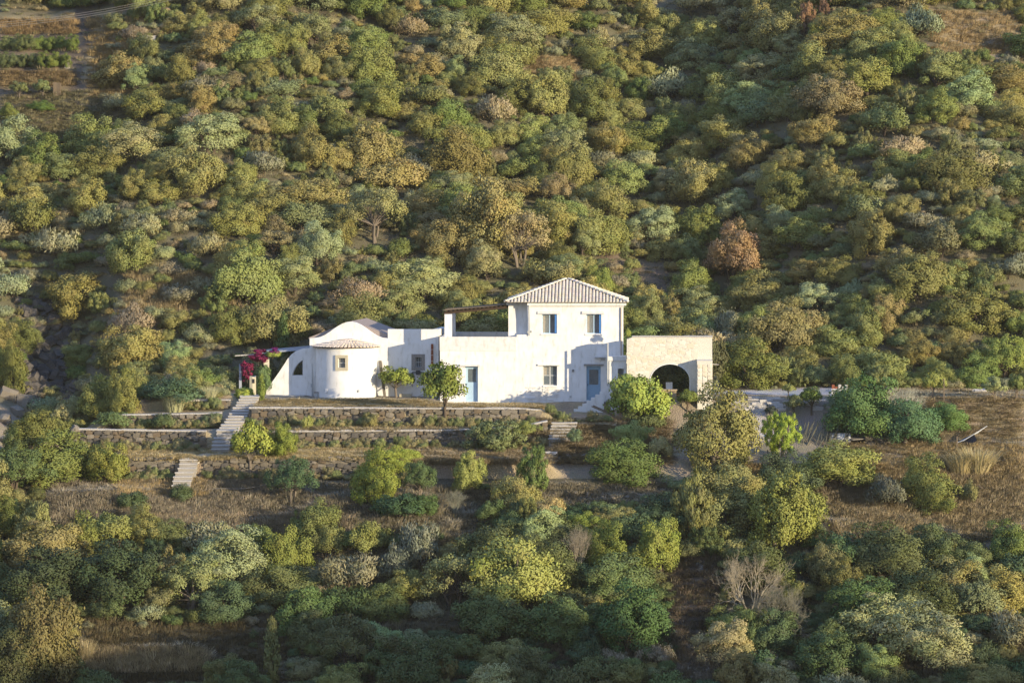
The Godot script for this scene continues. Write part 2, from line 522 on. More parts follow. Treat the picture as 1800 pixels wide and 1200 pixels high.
# a plant that stands at a place, wide and tall metres; its foliage and wood are its parts
func plant(called: String, sort: String, variant: int, at: Vector3, wide: float, tall: float, tone: Color, label: String, category: String, group := "", wood: Material = null, back := 0.35) -> Node3D:
	var k: Dictionary = kinds[sort]
	var m: Array = k.made[variant % k.made.size()]
	var o := thing(called, label, category, at, fposmod(at.x * 12.7 + at.z * 5.3, TAU), group)
	var oval := 1.0 + 0.24 * sin(at.x * 5.1 + at.z * 3.7) if sort in ["oak", "scrub", "olive", "dry"] else 1.0
	o.scale = Vector3(wide / (2.0 * k.r) * oval, tall / k.h, wide / (2.0 * k.r) / oval)
	put(k.foliage, m[0], leaf_mat(tone, back), o)
	if m[1]:
		put(k.wood, m[1], wood if wood else bark, o)
	return o

# ---------------------------------------------------------------- buildings
var white: StandardMaterial3D
var white2: StandardMaterial3D
var cream: StandardMaterial3D
var tile_m: StandardMaterial3D
var tile_d: StandardMaterial3D
var wood_m: StandardMaterial3D
var dark_wood: StandardMaterial3D
var stone_white: StandardMaterial3D
var grey_paint: StandardMaterial3D
var blue: StandardMaterial3D
var pale_blue: StandardMaterial3D
var mid_blue: StandardMaterial3D
var glass: StandardMaterial3D
var curtain: StandardMaterial3D
var dark: StandardMaterial3D
var iron: StandardMaterial3D
var terracotta: StandardMaterial3D
var concrete: StandardMaterial3D
var lime: StandardMaterial3D
var mortar: StandardMaterial3D
var stone_ms: Array[StandardMaterial3D] = []

func make_materials() -> void:
	var speck := noise_tex(0.02, 3, Color(0.9, 0.9, 0.9), Color(1, 1, 1), 512)
	var soft := noise_tex(0.008, 5, Color(0.93, 0.93, 0.92), Color(1, 1, 1), 512)
	var lump := noise_tex(0.03, 7, Color(0, 0, 0), Color(1, 1, 1), 512)
	var gritty := noise_tex(0.06, 9, Color(0.62, 0.6, 0.58), Color(1, 1, 1), 512)
	var stony := noise_tex(0.05, 13, Color(0.5, 0.48, 0.46), Color(1, 1, 1), 512, FastNoiseLite.TYPE_SIMPLEX_SMOOTH, 6)
	var pale_grit := noise_tex(0.05, 15, Color(0.78, 0.76, 0.72), Color(1, 1, 1), 512, FastNoiseLite.TYPE_SIMPLEX_SMOOTH, 6)
	white = grain_mat(lin(0.83, 0.825, 0.805), soft, 0.22, lump, 0.35)
	white2 = grain_mat(lin(0.78, 0.765, 0.74), speck, 0.3, lump, 0.4)
	lime = grain_mat(lin(0.7, 0.68, 0.63), gritty, 0.6, lump, 2.0)
	var streaks := noise_tex(0.02, 27, Color(0.88, 0.87, 0.84), Color(1, 1, 1), 512, FastNoiseLite.TYPE_SIMPLEX_SMOOTH, 5)
	streaks.color_ramp.add_point(0.36, Color(0.985, 0.98, 0.97))
	for m in [white, white2]:
		m.detail_enabled = true
		m.detail_albedo = streaks
		m.detail_blend_mode = BaseMaterial3D.BLEND_MODE_MUL
		m.detail_uv_layer = BaseMaterial3D.DETAIL_UV_2
		m.uv2_triplanar = true
		m.uv2_world_triplanar = true
		m.uv2_scale = Vector3(0.35, 0.11, 0.35)
	cream = grain_mat(lin(0.52, 0.47, 0.34), speck, 1.2, lump, 0.6)
	tile_m = grain_mat(lin(0.5, 0.34, 0.24), gritty, 0.9)
	tile_d = grain_mat(lin(0.53, 0.46, 0.38), gritty, 0.9)
	wood_m = grain_mat(lin(0.3, 0.24, 0.17), gritty, 1.5)
	dark_wood = grain_mat(lin(0.1, 0.07, 0.05), gritty, 1.5)
	stone_white = grain_mat(lin(0.88, 0.845, 0.75), pale_grit, 0.7, stony, 4.0)
	grey_paint = flat_mat(lin(0.42, 0.43, 0.42), 0.6)
	blue = flat_mat(lin(0.06, 0.19, 0.46), 0.5)
	mid_blue = grain_mat(lin(0.29, 0.44, 0.57), speck, 1.0)
	pale_blue = grain_mat(lin(0.42, 0.58, 0.72), speck, 1.0)
	curtain = flat_mat(lin(0.42, 0.32, 0.2), 0.9)
	dark = flat_mat(lin(0.03, 0.03, 0.035), 0.9)
	iron = flat_mat(lin(0.05, 0.05, 0.05), 0.5)
	terracotta = grain_mat(lin(0.36, 0.13, 0.075), gritty, 1.2)
	concrete = grain_mat(lin(0.4, 0.38, 0.35), gritty, 0.5)
	mortar = grain_mat(lin(0.34, 0.31, 0.25), stony, 0.8, stony, 5.0)
	for c in [Vector3(0.3, 0.27, 0.21), Vector3(0.23, 0.21, 0.175), Vector3(0.4, 0.36, 0.29), Vector3(0.3, 0.24, 0.165), Vector3(0.19, 0.18, 0.165)]:
		stone_ms.append(grain_mat(lin(c.x, c.y, c.z), stony, 1.3, stony, 2.0))
	bark = grain_mat(lin(0.2, 0.16, 0.12), stony, 2.0)
	pale_bark = grain_mat(lin(0.34, 0.29, 0.23), stony, 2.0)
	glass = StandardMaterial3D.new()
	glass.albedo_color = Color(0.75, 0.82, 0.86, 0.12)
	glass.transparency = BaseMaterial3D.TRANSPARENCY_ALPHA
	glass.roughness = 0.04
	glass.metallic_specular = 0.5
	glass.cull_mode = BaseMaterial3D.CULL_DISABLED

func one_box(a: Vector3, b: Vector3) -> ArrayMesh:
	var mb := MB.new()
	mb.box(a, b)
	return mb.done()

func rough_slab(a: Vector3, b: Vector3, seed_: int, amount := 0.02) -> ArrayMesh:   # a hand-made slab: a box with a wavering outline
	var mb := MB.new()
	rng.seed = seed_
	var lo := Vector3(minf(a.x, b.x), minf(a.y, b.y), minf(a.z, b.z))
	var hi := Vector3(maxf(a.x, b.x), maxf(a.y, b.y), maxf(a.z, b.z))
	var m := maxi(2, int((hi.x - lo.x) / 0.35))
	var prev: Array[Vector3] = []
	for k in m + 1:
		var x := lerpf(lo.x, hi.x, float(k) / m)
		var j := [rng.randf_range(-1, 1) * amount, rng.randf_range(-1, 1) * amount, rng.randf_range(-1, 1) * amount]
		var row: Array[Vector3] = [Vector3(x, lo.y, hi.z + j[0]), Vector3(x, hi.y + j[1], hi.z + j[0] - 0.01), Vector3(x, hi.y + j[2], lo.z), Vector3(x, lo.y, lo.z)]
		if k > 0:
			for s in 4:
				mb.quad(prev[s], prev[(s + 1) % 4], row[(s + 1) % 4], row[s])
		if k == 0:
			mb.quad(row[3], row[2], row[1], row[0])
		if k == m:
			mb.quad(row[0], row[1], row[2], row[3])
		prev = row
	return mb.done()

# a run of barrel tiles from the eave up: each tile a tapering half pipe lapping over the one below
func tile_run(mb: MB, a: Vector3, b: Vector3, nrm: Vector3, r: float, each: float) -> void:
	var l := (b - a).length()
	if l < 0.05:
		return
	var d := (b - a) / l
	var x := d.cross(nrm).normalized()
	var m := maxi(1, int(round(l / each)))
	for k in m:
		var t0 := l * k / m - (0.03 if k == 0 else 0.05)
		var t1 := l * (k + 1) / m
		var j := rng.randf_range(0.85, 1.12)
		mb.col = Color(j, j * rng.randf_range(0.94, 1.02), j * rng.randf_range(0.88, 1.05))
		var pa: Array[Vector3] = []
		var pb: Array[Vector3] = []
		for s in 6:
			var an := PI * s / 5.0
			pa.append(a + d * t0 + x * cos(an) * r * 1.08 + nrm * (sin(an) * r * 0.85 + 0.03))
			pb.append(a + d * t1 + x * cos(an) * r * 0.86 + nrm * (sin(an) * r * 0.68 + 0.004))
		for s in 5:
			mb.quad(pa[s], pb[s], pb[s + 1], pa[s + 1])
		mb.quad(pa[0], pa[1], pa[4], pa[5])
		mb.quad(pa[1], pa[2], pa[3], pa[4])

func window_in(parent: Node3D, u0: float, u1: float, y0: float, y1: float, w: float, frame: Material, cols: int, rows: int, thick := 0.05) -> MeshInstance3D:
	var mb := MB.new()
	mb.box(Vector3(u0, y0, w - 0.05), Vector3(u0 + thick, y1, w)); mb.box(Vector3(u1 - thick, y0, w - 0.05), Vector3(u1, y1, w))
	mb.box(Vector3(u0 + thick, y1 - thick, w - 0.05), Vector3(u1 - thick, y1, w)); mb.box(Vector3(u0 + thick, y0, w - 0.05), Vector3(u1 - thick, y0 + thick, w))
	for k in range(1, cols):
		var x := lerpf(u0, u1, float(k) / cols)
		mb.box(Vector3(x - thick * 0.6, y0 + thick, w - 0.045), Vector3(x + thick * 0.6, y1 - thick, w - 0.003))
	for k in range(1, rows):
		var y := lerpf(y0, y1, float(k) / rows)
		mb.box(Vector3(u0 + thick, y - thick * 0.4, w - 0.042), Vector3(u1 - thick, y + thick * 0.4, w - 0.006))
	var f := put("window", mb.done(), frame, parent)
	for a in cols:
		for b in rows:
			var x0 := lerpf(u0, u1, float(a) / cols) + 0.02
			var x1 := lerpf(u0, u1, float(a + 1) / cols) - 0.02
			var z0 := lerpf(y0, y1, float(b) / rows) + 0.02
			var z1 := lerpf(y0, y1, float(b + 1) / rows) - 0.02
			put("pane", one_box(Vector3(x0, z0, w - 0.028), Vector3(x1, z1, w - 0.022)), glass, f)
	return f

func two_storey_house() -> void:
	var h := thing("two_storey_house", "white two-storey house with a hipped tile roof and blue upstairs windows", "house", Vector3.ZERO, deg_to_rad(-2.0))
	var mb := MB.new()
	# the tall block
	mb.holed(0.27, 6.53, -0.5, 4.0, 0.0, 0.4, [[1.81, 2.65, 1.02, 2.18], [4.37, 5.2, 0.1, 2.17]])
	mb.holed(0.87, 6.53, 4.0, 5.72, 0.0, 0.4, [[1.76, 2.64, 4.06, 5.2], [4.36, 5.24, 4.06, 5.2]])
	mb.box(Vector3(-0.23, 3.85, -0.47), Vector3(0.87, 5.72, -0.87))
	mb.box(Vector3(6.13, -0.5, -0.4), Vector3(6.53, 5.72, -6.0)); mb.box(Vector3(-0.23, -0.5, -0.87), Vector3(0.17, 5.72, -6.0))
	mb.box(Vector3(-0.23, -0.5, -6.0), Vector3(6.53, 5.72, -6.4)); mb.box(Vector3(0.17, 2.9, -0.41), Vector3(6.13, 3.1, -5.99))
	mb.box(Vector3(0.17, 5.5, -0.88), Vector3(6.13, 5.68, -5.99)); mb.box(Vector3(0.5, -0.5, -0.41), Vector3(6.12, 0.02, -5.99))
	# the single-storey block on its left, with a roof terrace
	mb.holed(-4.23, 0.268, -0.5, 3.86, 0.03, 0.4, [[-2.76, -2.0, 0.06, 2.13]])
	mb.box(Vector3(-4.23, -0.5, -0.37), Vector3(-3.83, 3.86, -5.6)); mb.box(Vector3(-3.83, -0.5, -5.3), Vector3(-0.24, 3.96, -5.6))
	mb.box(Vector3(-3.82, 3.1, -0.38), Vector3(-0.24, 3.3, -5.29))
	var wall := put("wall", mb.done(), white, h)
	# whitewashed band of the parapet, a hand's thickness proud
	put("parapet_band", rough_slab(Vector3(-4.25, 3.05, 0.03), Vector3(0.24, 3.875, 0.055), 4, 0.004), white2, h)
	# rough whitewashed stones showing through the plaster under the ground floor window
	rng.seed = 41
	var st := MB.new()
	for row in 9:
		var y := 0.06 + row * 0.105
		var x := 0.72 + rng.randf() * 0.3
		while x < 2.45 + rng.randf() * 0.25:
			var wd := rng.randf_range(0.12, 0.42)
			if rng.randf() < 0.72:
				var p := rng.randf_range(0.012, 0.04)
				st.boxt(Transform3D(Basis.from_euler(Vector3(rng.randf_range(-0.2, 0.2), rng.randf_range(-0.06, 0.06), rng.randf_range(-0.05, 0.05))) * Basis.from_scale(Vector3(wd, rng.randf_range(0.05, 0.09), p * 2.0)), Vector3(x + wd / 2, y, 0.0)))
			x += wd + rng.randf_range(0.01, 0.05)
	put("exposed_stones", st.done(), white2, h).set_meta("kind", "stuff")
	put("base_step", rough_slab(Vector3(0.7, -0.14, 0.002), Vector3(4.2, 0.0, 0.16), 6, 0.015), concrete, h)
	put("base_step", rough_slab(Vector3(4.25, -0.5, 0.002), Vector3(6.0, 0.08, 0.7), 7, 0.015), concrete, h)
	# cornice under the eaves
	mb = MB.new()
	mb.box(Vector3(0.9, 5.722, 0.16), Vector3(6.7, 5.86, -6.5)); mb.box(Vector3(-0.34, 5.722, -0.34), Vector3(0.9, 5.86, -6.5))
	mb.box(Vector3(0.92, 5.64, 0.06), Vector3(6.58, 5.722, 0.001))
	put("cornice", mb.done(), white, h)
	# hipped roof
	var e := [Vector3(-0.4, 5.88, 0.26), Vector3(6.78, 5.88, 0.26), Vector3(6.78, 5.88, -6.5), Vector3(-0.4, 5.88, -6.5)]
	var top0 := Vector3(3.12, 7.16, -3.12)
	var top1 := Vector3(3.26, 7.16, -3.12)
	mb = MB.new()
	mb.quad(e[0], top0, top1, e[1]); mb.tri(e[1], top1, e[2]); mb.quad(e[2], top1, top0, e[3]); mb.tri(e[3], top0, e[0])
	mb.quad(e[0], e[1], e[2], e[3])
	var roof := put("roof", mb.done(), tile_d, h)
	rng.seed = 77
	var edge_m := grain_mat(lin(0.78, 0.71, 0.58), white2.albedo_texture, 0.9)
	edge_m.vertex_color_use_as_albedo = true
	var courses := 35
	var nrm := Vector3(0, (3.38), 1.28).normalized()
	for k in courses:
		var x := lerpf(-0.3, 6.68, (k + 0.5) / courses)
		var t: float = (x + 0.4) / 3.52 if x < 3.12 else ((6.78 - x) / 3.52 if x > 3.26 else 1.0)
		var a := Vector3(x, 5.89, 0.28)
		mb = MB.new()
		tile_run(mb, a, Vector3(x, lerpf(5.89, 7.17, t), lerpf(0.28, -3.12, t)), nrm, 0.075, 0.3)
		put("tile_course", mb.done(), edge_m, roof)
	mb = MB.new()
	for k in 34:
		var z := lerpf(0.16, -6.4, (k + 0.5) / 34.0)
		var t := (0.26 - z) / 3.38 if z > -3.12 else (z + 6.5) / 3.38
		tile_run(mb, Vector3(6.8, 5.89, z), Vector3(lerpf(6.78, 3.26, t), lerpf(5.89, 7.17, t), z), Vector3(1.28, 3.52, 0).normalized(), 0.075, 0.3)
		tile_run(mb, Vector3(-0.42, 5.89, z), Vector3(lerpf(-0.4, 3.12, t), lerpf(5.89, 7.17, t), z), Vector3(-1.28, 3.52, 0).normalized(), 0.075, 0.3)
		var x := lerpf(-0.3, 6.68, (k + 0.5) / 34.0)
		var q: float = (x + 0.4) / 3.52 if x < 3.12 else (6.78 - x) / 3.52
		tile_run(mb, Vector3(x, 5.89, -6.5), Vector3(x, lerpf(5.89, 7.17, q), lerpf(-6.5, -3.12, q)), Vector3(0, 3.38, -1.28).normalized(), 0.075, 0.3)
	put("side_tiles", mb.done(), edge_m, roof).set_meta("kind", "stuff")
	for k in 4:
		mb = MB.new()
		var up := Vector3(0, 1, 0)
		tile_run(mb, e[k] + Vector3(0, 0.06, 0), (top0 if k == 0 or k == 3 else top1) + Vector3(0, 0.06, 0), up, 0.1, 0.34)
		put("hip_ridge", mb.done(), edge_m, roof)
	# upstairs windows: blue casements in deep white openings, curtain behind the glass
	for u in [1.76, 4.36]:
		put("lintel", rough_slab(Vector3(u - 0.26, 5.22, -0.05), Vector3(u + 1.06, 5.37, 0.07), int(u * 10), 0.008), white2, h)
		put("window_sill", rough_slab(Vector3(u - 0.08, 3.98, -0.05), Vector3(u + 0.95, 4.06, 0.05), int(u * 9), 0.006), white, h)
		var f := window_in(h, u + 0.002, u + 0.878, 4.062, 5.198, -0.2, pale_blue, 2, 1, 0.045)
		put("casement", one_box(Vector3(u + 0.75, 4.09, -0.19), Vector3(u + 0.878, 5.17, -0.02)), blue, f)
		put("curtain", one_box(Vector3(u + 0.03, 4.08, -0.4), Vector3(u + 0.42, 5.19, -0.38)), curtain, f)
		put("curtain", one_box(Vector3(u + 0.46, 4.08, -0.5), Vector3(u + 0.74, 5.19, -0.48)), flat_mat(lin(0.12, 0.1, 0.085)), f)
	put("lintel", rough_slab(Vector3(1.52, 2.19, -0.05), Vector3(2.82, 2.28, 0.1), 8, 0.008), white2, h)
	put("window_sill", rough_slab(Vector3(1.83, 0.93, -0.05), Vector3(2.66, 1.01, 0.08), 9, 0.006), white, h)
	var fw := window_in(h, 1.813, 2.647, 1.022, 2.178, -0.16, grey_paint, 2, 2, 0.055)
	put("curtain", one_box(Vector3(1.87, 1.6, -0.3), Vector3(2.2, 2.14, -0.28)), curtain, fw)
	# doors
	for d in [[-2.76, -2.0, 0.06, 2.13, pale_blue, 1.2, 1.98, 0.16, 0.12], [4.37, 5.2, 0.1, 2.17, mid_blue, 1.06, 1.94, 0.16, 0.13]]:
		mb = MB.new()
		mb.holed(d[0] + 0.002, d[1] - 0.002, d[2], d[3] - 0.002, -0.18, 0.06, [[d[0] + d[7], d[1] - d[8], d[5], d[6]]])
		var door := put("door", mb.done(), d[4], h)
		put("pane", one_box(Vector3(d[0] + d[7] - 0.01, d[5] - 0.01, -0.215), Vector3(d[1] - d[8] + 0.01, d[6] + 0.01, -0.21)), glass, door)
		put("handle", one_box(Vector3(d[0] + 0.06, 1.0, -0.18), Vector3(d[0] + 0.09, 1.12, -0.14)), iron, door)
		for yy in [0.25, 0.9]:
			put("moulding", one_box(Vector3(d[0] + 0.06, yy, -0.18), Vector3(d[1] - 0.06, yy + 0.03, -0.17)), d[4], door)
	put("lintel", rough_slab(Vector3(-3.05, 2.15, 0.0), Vector3(-1.85, 2.26, 0.17), 15, 0.008), white2, h)
	put("lintel", rough_slab(Vector3(4.22, 2.19, -0.05), Vector3(5.38, 2.28, 0.1), 16, 0.008), concrete, h)
	# pipes, lamp, vent
	mb = MB.new()
	mb.tube(PackedVector3Array([Vector3(1.03, 3.95, 0.09), Vector3(1.02, 5.0, 0.09), Vector3(0.98, 6.15, 0.12)]), PackedFloat32Array([0.035, 0.035, 0.05]), 8)
	mb.box(Vector3(0.9, 4.1, 0.002), Vector3(0.97, 4.22, 0.1)); mb.box(Vector3(1.12, 4.14, 0.002), Vector3(1.17, 4.24, 0.08))
	put("flue_pipe", mb.done(), grey_paint, h)
	mb = MB.new()
	mb.tube(PackedVector3Array([Vector3(6.4, 2.75, 0.06), Vector3(6.4, 5.6, 0.06)]), PackedFloat32Array([0.035, 0.035]), 8)
	put("downpipe", mb.done(), flat_mat(lin(0.5, 0.4, 0.32)), h)
	put("wall_lamp", one_box(Vector3(3.53, 1.82, 0.002), Vector3(3.64, 1.97, 0.08)), concrete, h)
	put("vent", one_box(Vector3(3.38, 0.3, 0.002), Vector3(3.5, 0.42, 0.03)), grey_paint, h)
	mb = MB.new()
	mb.box(Vector3(4.88, 2.66, 0.002), Vector3(5.5, 2.7, 0.3)); mb.box(Vector3(5.2, 2.5, 0.002), Vector3(5.45, 2.6, 0.08))
	put("bracket_shelf", mb.done(), grey_paint, h)

func pergola_on_terrace() -> void:
	var t := thing("roof_pergola", "dark timber pergola on a white post over the roof terrace", "pergola", Vector3(-4.0, 3.3, -0.6), deg_to_rad(-2.0))
	put("post", one_box(Vector3(0.03, 0.0, -0.4), Vector3(0.45, 1.88, 0.0)), white, t)
	put("post", one_box(Vector3(0.03, 0.0, -4.4), Vector3(0.45, 1.88, -4.0)), white, t)
	var mb := MB.new()
	mb.bar(Vector3(0.0, 1.95, -0.15), Vector3(3.76, 2.3, -0.15), 0.12, 0.15)
	put("beam", mb.done(), dark_wood, t)
	mb = MB.new()
	mb.bar(Vector3(0.0, 1.95, -4.2), Vector3(3.76, 2.3, -4.2), 0.12, 0.15)
	put("beam", mb.done(), dark_wood, t)
	for k in 15:
		var f := (k + 0.5) / 15.0
		mb = MB.new()
		var q := Vector3(lerpf(0.05, 3.7, f), lerpf(2.05, 2.4, f), 0)
		mb.bar(q + Vector3(0, 0, 0.05), q + Vector3(0, 0, -4.5), 0.1, 0.05)
		put("slat", mb.done(), dark_wood, t)
	mb = MB.new()
	rng.seed = 19
	for k in 34:
		var z := lerpf(0.0, -4.4, k / 33.0)
		mb.bar(Vector3(-0.05, 2.09 + rng.randf() * 0.02, z), Vector3(3.74, 2.44 + rng.randf() * 0.02, z), 0.1, 0.03)
	put("reed_cover", mb.done(), wood_m, t)

func chapel() -> void:
	var h := thing("vaulted_chapel", "low white chapel-like wing with bell-curved gable and round tiled apse", "chapel", Vector3(-9.77, 0.2, -2.9), deg_to_rad(-6.0))
	# bell-shaped gable carried down to the ground, and the long wall on its right
	var g := PackedVector2Array([Vector2(-2.33, -0.6), Vector2(-2.33, 3.47)])
	for k in 17:
		var u := lerpf(-1.95, 2.3, k / 16.0)
		var s := absf(u - 0.12) / 2.12
		g.append(Vector2(u, 3.5 + 0.97 * (0.5 + 0.5 * cos(PI * minf(1.0, s)))))
	g.append(Vector2(2.38, 3.47))
	g.append(Vector2(2.38, -0.6))
	var mb := MB.new()
	mb.prism(g, 0.0, -0.4)
	mb.holed(2.381, 5.42, -0.6, 3.22, -0.02, 0.4, [[4.02, 4.4, 1.78, 2.36]])
	mb.box(Vector3(2.381, 3.22, -0.06), Vector3(5.42, 4.03, -0.36)); mb.box(Vector3(5.06, -0.6, -0.42), Vector3(5.42, 4.03, -4.2))
	mb.box(Vector3(2.381, 3.0, -0.43), Vector3(5.05, 3.2, -5.5))
	mb.box(Vector3(-2.33, -0.6, -0.41), Vector3(-1.93, 3.37, -6.2)); mb.box(Vector3(2.0, -0.6, -0.41), Vector3(2.38, 3.37, -6.2))
	mb.box(Vector3(-1.93, -0.6, -5.8), Vector3(2.0, 3.37, -6.2))
	put("wall", mb.done(), white, h)
	# pitched roof behind the gable
	mb = MB.new()
	mb.prism(PackedVector2Array([Vector2(-2.45, 3.38), Vector2(-2.45, 3.5), Vector2(0.15, 4.5), Vector2(2.45, 3.64), Vector2(2.45, 3.38)]), -0.42, -6.3)
	put("roof", mb.done(), grain_mat(lin(0.5, 0.43, 0.39), tile_m.albedo_texture, 0.8), h)
	# flying buttress on the left with a quarter-round opening
	var b := PackedVector2Array([Vector2(-4.99, -0.6), Vector2(-4.99, 0.3)])
	for q in [[-4.67, 0.78], [-4.24, 1.38], [-3.85, 1.96], [-3.66, 2.26], [-3.45, 2.5], [-3.18, 2.7], [-2.8, 2.84], [-2.331, 2.88]]:
		b.append(Vector2(q[0], q[1]))
	b.append(Vector2(-2.331, -0.6))
	b.append(Vector2(-3.0, -0.6)); b.append(Vector2(-3.0, 1.25))
	for q in [[-2.77, 1.25], [-2.77, 2.16], [-2.94, 2.05], [-3.1, 1.9], [-3.25, 1.68], [-3.36, 1.46], [-3.41, 1.25], [-3.002, 1.25]]:
		b.append(Vector2(q[0], q[1]))
	b.append(Vector2(-3.002, -0.6))
	mb = MB.new()
	mb.prism(b, -0.1, -0.5)
	put("buttress", mb.done(), white, h)
	# the apse: half a drum with a small window, roofed with a fan of tiles
	var r := 1.83
	mb = MB.new()
	var parts := 40
	var half := 0.115
	var angs := PackedFloat32Array()
	for k in parts + 1:
		angs.append(-PI / 2 + PI * k / parts)
	angs.append(-half); angs.append(half)
	angs.sort()
	for k in angs.size() - 1:
		var a0 := angs[k]; var a1 := angs[k + 1]
		if a1 - a0 < 0.002:
			continue
		var am := (a0 + a1) * 0.5
		for s in [[-0.6, 1.81], [1.81, 2.38], [2.38, 2.97]]:
			if absf(am) < half and s[0] > 1.0 and s[0] < 2.0:
				for y in [1.81, 2.38]:
					mb.quad(Vector3(sin(a0) * r - 0.1, y, cos(a0) * r), Vector3(sin(a0) * (r - 0.4) - 0.1, y, cos(a0) * (r - 0.4)), Vector3(sin(a1) * (r - 0.4) - 0.1, y, cos(a1) * (r - 0.4)), Vector3(sin(a1) * r - 0.1, y, cos(a1) * r))
				continue
			for q in [r, r - 0.4]:
				mb.quad(Vector3(sin(a0) * q - 0.1, s[0], cos(a0) * q), Vector3(sin(a0) * q - 0.1, s[1], cos(a0) * q), Vector3(sin(a1) * q - 0.1, s[1], cos(a1) * q), Vector3(sin(a1) * q - 0.1, s[0], cos(a1) * q))
				if q == r:   # smooth shading round the drum
					var z := mb.n.size()
					mb.n[z - 4] = Vector3(sin(a0), 0, cos(a0)); mb.n[z - 3] = mb.n[z - 4]
					mb.n[z - 2] = Vector3(sin(a1), 0, cos(a1)); mb.n[z - 1] = mb.n[z - 2]
	for s in [-half, half]:
		mb.quad(Vector3(sin(s) * r - 0.1, 1.81, cos(s) * r), Vector3(sin(s) * r - 0.1, 2.38, cos(s) * r), Vector3(sin(s) * (r - 0.4) - 0.1, 2.38, cos(s) * (r - 0.4)), Vector3(sin(s) * (r - 0.4) - 0.1, 1.81, cos(s) * (r - 0.4)))
	var apse := put("apse", mb.done(), white, h)
	mb = MB.new()
	var tip := Vector3(0.05, 3.42, 0.0)
	for k in 24:
		var a0 := -PI / 2 + PI * k / 24.0
		var a1 := -PI / 2 + PI * (k + 1) / 24.0
		mb.tri(Vector3(sin(a0) * 2.0 - 0.1, 2.97, cos(a0) * 2.0), tip, Vector3(sin(a1) * 2.0 - 0.1, 2.97, cos(a1) * 2.0))
		mb.tri(Vector3(sin(a1) * 2.0 - 0.1, 2.96, cos(a1) * 2.0), Vector3(-0.1, 2.96, 0), Vector3(sin(a0) * 2.0 - 0.1, 2.96, cos(a0) * 2.0))
	var roof := put("apse_roof", mb.done(), grain_mat(lin(0.34, 0.2, 0.13), tile_m.albedo_texture, 0.9), h)
	rng.seed = 5
	var tiles_m := grain_mat(lin(0.78, 0.67, 0.54), white2.albedo_texture, 0.9)
	tiles_m.vertex_color_use_as_albedo = true
	for k in 27:
		var a := -PI / 2 + PI * (k + 0.5) / 27.0
		var lo := Vector3(sin(a) * 2.05 - 0.1, 2.985, cos(a) * 2.05)
		var hi := tip.lerp(lo, 0.04 if k % 2 == 0 else 0.4)
		mb = MB.new()
		tile_run(mb, lo, hi + Vector3(0, 0.02, 0), Vector3(sin(a) * 0.2, 1, cos(a) * 0.2).normalized(), 0.085, 0.42)
		put("tile_course", mb.done(), tiles_m, roof)
	# windows with stone surrounds and iron bars
	for q in [[-0.1, 2.095, 1.86, 0.375, 0.46, cream, 0.21, 0.285, 1.55], [4.21, 2.07, 0.015, 0.4, 0.48, concrete, 0.19, 0.29, -0.25]]:
		mb = MB.new()
		var x: float = q[0]; var y: float = q[1]; var z: float = q[2]
		mb.holed(x - q[3], x + q[3], y - q[4], y + q[4], z, 0.09, [[x - q[6], x + q[6], y - q[7], y + q[7]]])
		var f := put("window_surround", mb.done(), q[5], h)
		put("pane", one_box(Vector3(x - q[6], y - q[7], q[8] - 0.01), Vector3(x + q[6], y + q[7], q[8])), glass, f)
		put("dark_backing", one_box(Vector3(x - q[6] - 0.1, y - q[7] - 0.1, q[8] - 0.16), Vector3(x + q[6] + 0.1, y + q[7] + 0.1, q[8] - 0.13)), dark, f)  # dark sheet in place of the unlit interior behind the pane
		mb = MB.new()
		for k in 3:
			var bx := x + (k - 1) * 0.11
			mb.box(Vector3(bx - 0.009, y - q[7], z - 0.16), Vector3(bx + 0.009, y + q[7], z - 0.14))
		mb.box(Vector3(x - q[6], y - 0.02, z - 0.137), Vector3(x + q[6], y + 0.01, z - 0.12))
		put("window_bars", mb.done(), grey_paint, f)
	# stacked clay pipe segments beside the house corner
	for k in 4:
		mb = MB.new()
		var y := 1.83 + k * 0.34
		mb.tube(PackedVector3Array([Vector3(5.06, y, 0.08), Vector3(5.06, y + 0.315, 0.08)]), PackedFloat32Array([0.075, 0.065]), 10)
		put("clay_pipe", mb.done(), terracotta, h)
	mb = MB.new()
	mb.tube(PackedVector3Array([Vector3(-2.15, 0, 0.1), Vector3(-2.15, 1.1, 0.1), Vector3(-2.17, 1.95, 0.06)]), PackedFloat32Array([0.05, 0.03, 0.015]), 6)
	mb.box(Vector3(-2.24, 0.55, 0.01), Vector3(-2.14, 0.75, 0.12))
	put("supply_pipe", mb.done(), grey_paint, h)
	put("junction_box", one_box(Vector3(-1.12, 0.32, 1.5), Vector3(-1.0, 0.52, 1.66)), white, h)
	put("junction_box", one_box(Vector3(0.82, 0.35, 1.5), Vector3(0.92, 0.5, 1.66)), grey_paint, h)
	mb = MB.new()
	mb.box(Vector3(4.1, 1.35, 0.02), Vector3(4.35, 1.58, 0.2)); mb.box(Vector3(3.86, 1.44, 0.06), Vector3(4.6, 1.5, 0.1)); mb.box(Vector3(3.84, 1.15, 0.03), Vector3(3.93, 1.45, 0.14))
	mb.box(Vector3(3.87, 0.6, 0.05), Vector3(3.89, 1.15, 0.07)); mb.box(Vector3(4.52, 1.15, 0.03), Vector3(4.6, 1.46, 0.14))
	put("black_wall_light", mb.done(), iron, h)
	# low paving in front
	put("paved_edge", rough_slab(Vector3(-3.4, -0.5, 0.0), Vector3(5.6, -0.04, 0.75), 33, 0.02), lime, h)
	put("paved_edge", rough_slab(Vector3(-5.0, -0.4, -0.05), Vector3(-2.6, 0.06, 0.6), 34, 0.02), lime, h)

